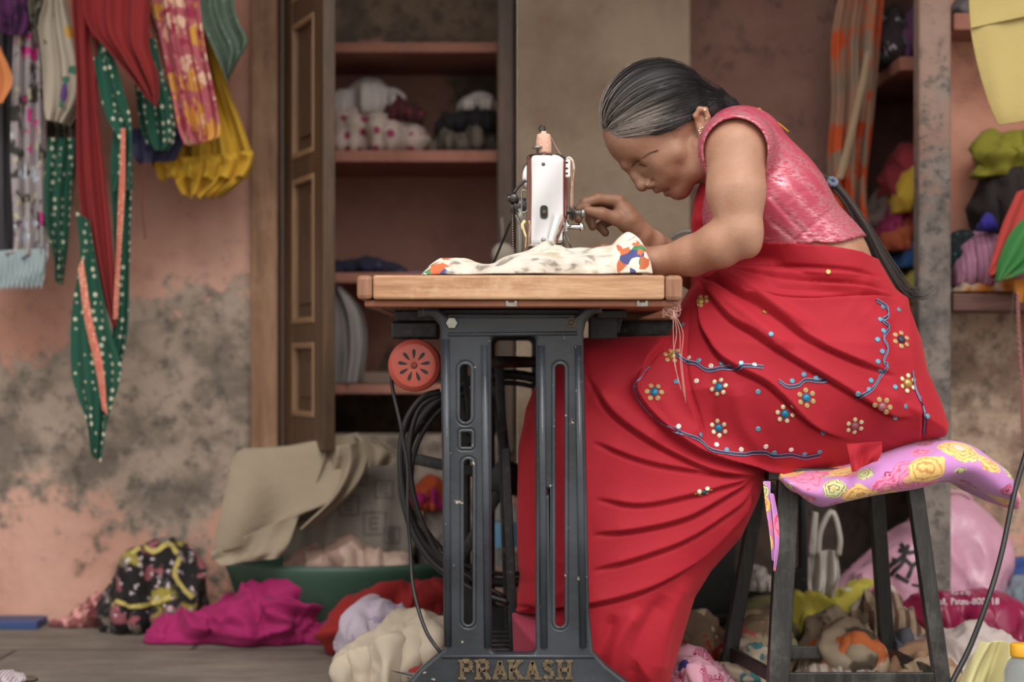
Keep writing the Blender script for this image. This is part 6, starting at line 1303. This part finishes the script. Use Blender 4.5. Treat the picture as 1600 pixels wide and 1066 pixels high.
S = SDF(axis(-.03, .2, .004), axis(.12, .62, .005), axis(.005, .28, .004)); slab(S, [(800,950),(905,950),(905,1079),(804,1079)], .20, .12, .01); PV, PF = S.mesh(); PV = smoothv(PV, PF, 2)
mesh('petticoat', PV, PF, cloth('rose_petticoat', (176,60,84), []), person)
hang('sari_tail', [(1322,694), (1326,714), (1331,738)], [(1378,690), (1377,704), (1370,720)], .135, m_sari, parent=sari, pleats=1, amp=.006, seed=140)
MB().add([], []) 
c4 = lambda a, b_: (960 + a / 2.963, 420 + b_ / 2.963)
BL = [[(285,395),(330,430),(380,440),(430,470),(500,460),(560,465),(600,450),(690,455)], [(760,520),(800,545),(850,540),(885,515),(940,520),(990,520)],
      [(270,740),(320,765),(390,790),(430,830),(480,850),(590,860),(640,850),(700,850),(740,865),(820,860),(880,872),(950,860)],
      [(1210,145),(1260,180),(1265,220),(1240,240),(1270,270),(1245,320),(1265,370),(1245,430),(1265,450),(1230,500),(1190,560),(1120,600)],
      [(1380,480),(1395,560),(1430,640),(1440,700),(1435,765)]]
m_bd = simple('navy_bead_border', (52,46,74), .4, 0, .3, .5, 400); m_lb = simple('pale_blue_piping', (120,150,190), .5)
for s in BL:
    p = [c4(*q) for q in s]; onto(bvs, [p], 3.0, 'embroidered_border', m_bd, sari, .0016, .0006)
    onto(bvs, [[(a + .2, b_ + 2.4) for a, b_ in p]], .9, 'border_piping', m_lb, sari, .002, .0006); onto(bvs, [[(a - .2, b_ - 2.4) for a, b_ in p]], .9, 'border_piping', m_lb, sari, .002, .0006)
onto(bvs, [[c4(165, 455), c4(130, 490), c4(92, 545)], [c4(92, 545), c4(130, 640), c4(200, 700), c4(270, 740)]], 1.4, 'border_piping', m_lb, sari, .0016, .0006)
m_goldb = simple('gold_bead', (206,176,104), .35, .6, .2); m_teal = simple('turquoise_bead', (30,136,176), .3, .2, .3, .3, 400); m_mir = simple('pale_sequin', (238,226,216), .18, .35, .05); m_bseq = simple('blue_sequin', (100,156,184), .25, .3, .1); m_mauve = simple('mauve_bead', (150,90,100), .4)
def disc(mb, h, n, r, r0=0., n_=12, t=.0012):
    n = n.normalized(); n = n if n.y < 0 else -n; u = n.orthogonal().normalized(); v = n.cross(u)
    prof = [(r0 if r0 else .0002, t * 1.05), (r * .8, t), (r, t * .6), (r, -.0005)] if not r0 else [(r0, 0), (r0, t), (r, t), (r, 0)]
    vs = [h + (u * math.cos(2 * math.pi * k / n_) + v * math.sin(2 * math.pi * k / n_)) * rr_ + n * z for rr_, z in prof for k in range(n_)]; m = len(prof)
    mb.add(vs, [(i * n_ + k, i * n_ + (k + 1) % n_, (i + 1) * n_ + (k + 1) % n_, (i + 1) * n_ + k) for i in range(m - 1) for k in range(n_)] + ([tuple(range(n_))] if not r0 else []))
FLW = [(185,570,m_teal,.45),(483,548,m_teal,.0),(790,672,m_teal,.5),(482,738,m_teal,.6),(888,598,m_teal,0),(1113,728,m_mauve,0),(1328,328,m_bd,0),(270,402,m_goldb,0),(1240,638,m_mauve,0),(1357,530,m_goldb,0),((1099-960)*2.963,(769-420)*2.963,m_teal,0),(400,150,m_goldb,0)]
rs = random.Random(2)
for a, b_, mc_, white in FLW:
    px, py = c4(a, b_); h, n = cast(bvs, px, py)
    if h is None: continue
    n = n if n.y < 0 else -n; nar = abs(n.y); u = Vector((1, 0, 0)); u = (u - n * u.dot(n)).normalized(); v = n.cross(u); root = None
    pet = MB(); wp = MB(); a0 = rs.random()
    for k in range(6):
        a_ = a0 + k * math.pi / 3; o = h + (u * math.cos(a_) + v * math.sin(a_)) * .0132; q = bvs.find_nearest(o); o, n2_ = q[0], q[1]
        disc(pet, o, n2_, .0044, .0034); disc(wp, o, n2_, .0036)
    root = pet.build('embroidered_flower', m_goldb, sari); wp.build('petal_sequins', m_mir if rs.random() < white + .3 else simple('olive_sequin', (176,150,110), .4), root); c_ = MB(); disc(c_, h, n, .0060, 0., 14, .0028); disc(c_, h, n, .0078, .0070); c_.build('flower_centre', mc_, root)
SQ = [(285,523,'b'),(380,520,'w'),(665,570,'b'),(665,742,'b'),(967,760,'b'),(1300,548,'b'),(1348,638,'b'),(1300,690,'b'),(725,303,'b'),(1317,190,'b'),(315,260,'b'),(695,200,'g'),(990,15,'g'),(345,413,'w'),(447,450,'w'),(533,450,'b'),(587,437,'b'),(648,447,'w'),(297,730,'w'),(400,770,'b'),(473,815,'w'),(520,838,'b'),(587,838,'w'),(701,824,'w'),(740,852,'b'),(818,838,'w'),(880,858,'b'),(950,848,'b'),(823,520,'b'),(877,490,'b'),(933,507,'b'),
      (1243,177,'b'),(1230,235,'b'),(1245,287,'b'),(1218,328,'b'),(1240,383,'b'),(1220,430,'b'),(1230,475,'b'),(1188,518,'b'),(1178,560,'b'),(1128,580,'b'),(495,440,'b'),(390,425,'b'),(97,540,'b'),(1450,683,'b')]
for a, b_, k in SQ:
    h, n = cast(bvs, *c4(a, b_))
    if h is None: continue
    mb = MB(); disc(mb, h, n, .0046, 0., 12, .0016); mb.build('sequin', {'b': m_bseq, 'w': m_mir, 'g': m_goldb}[k], sari, smooth=False)
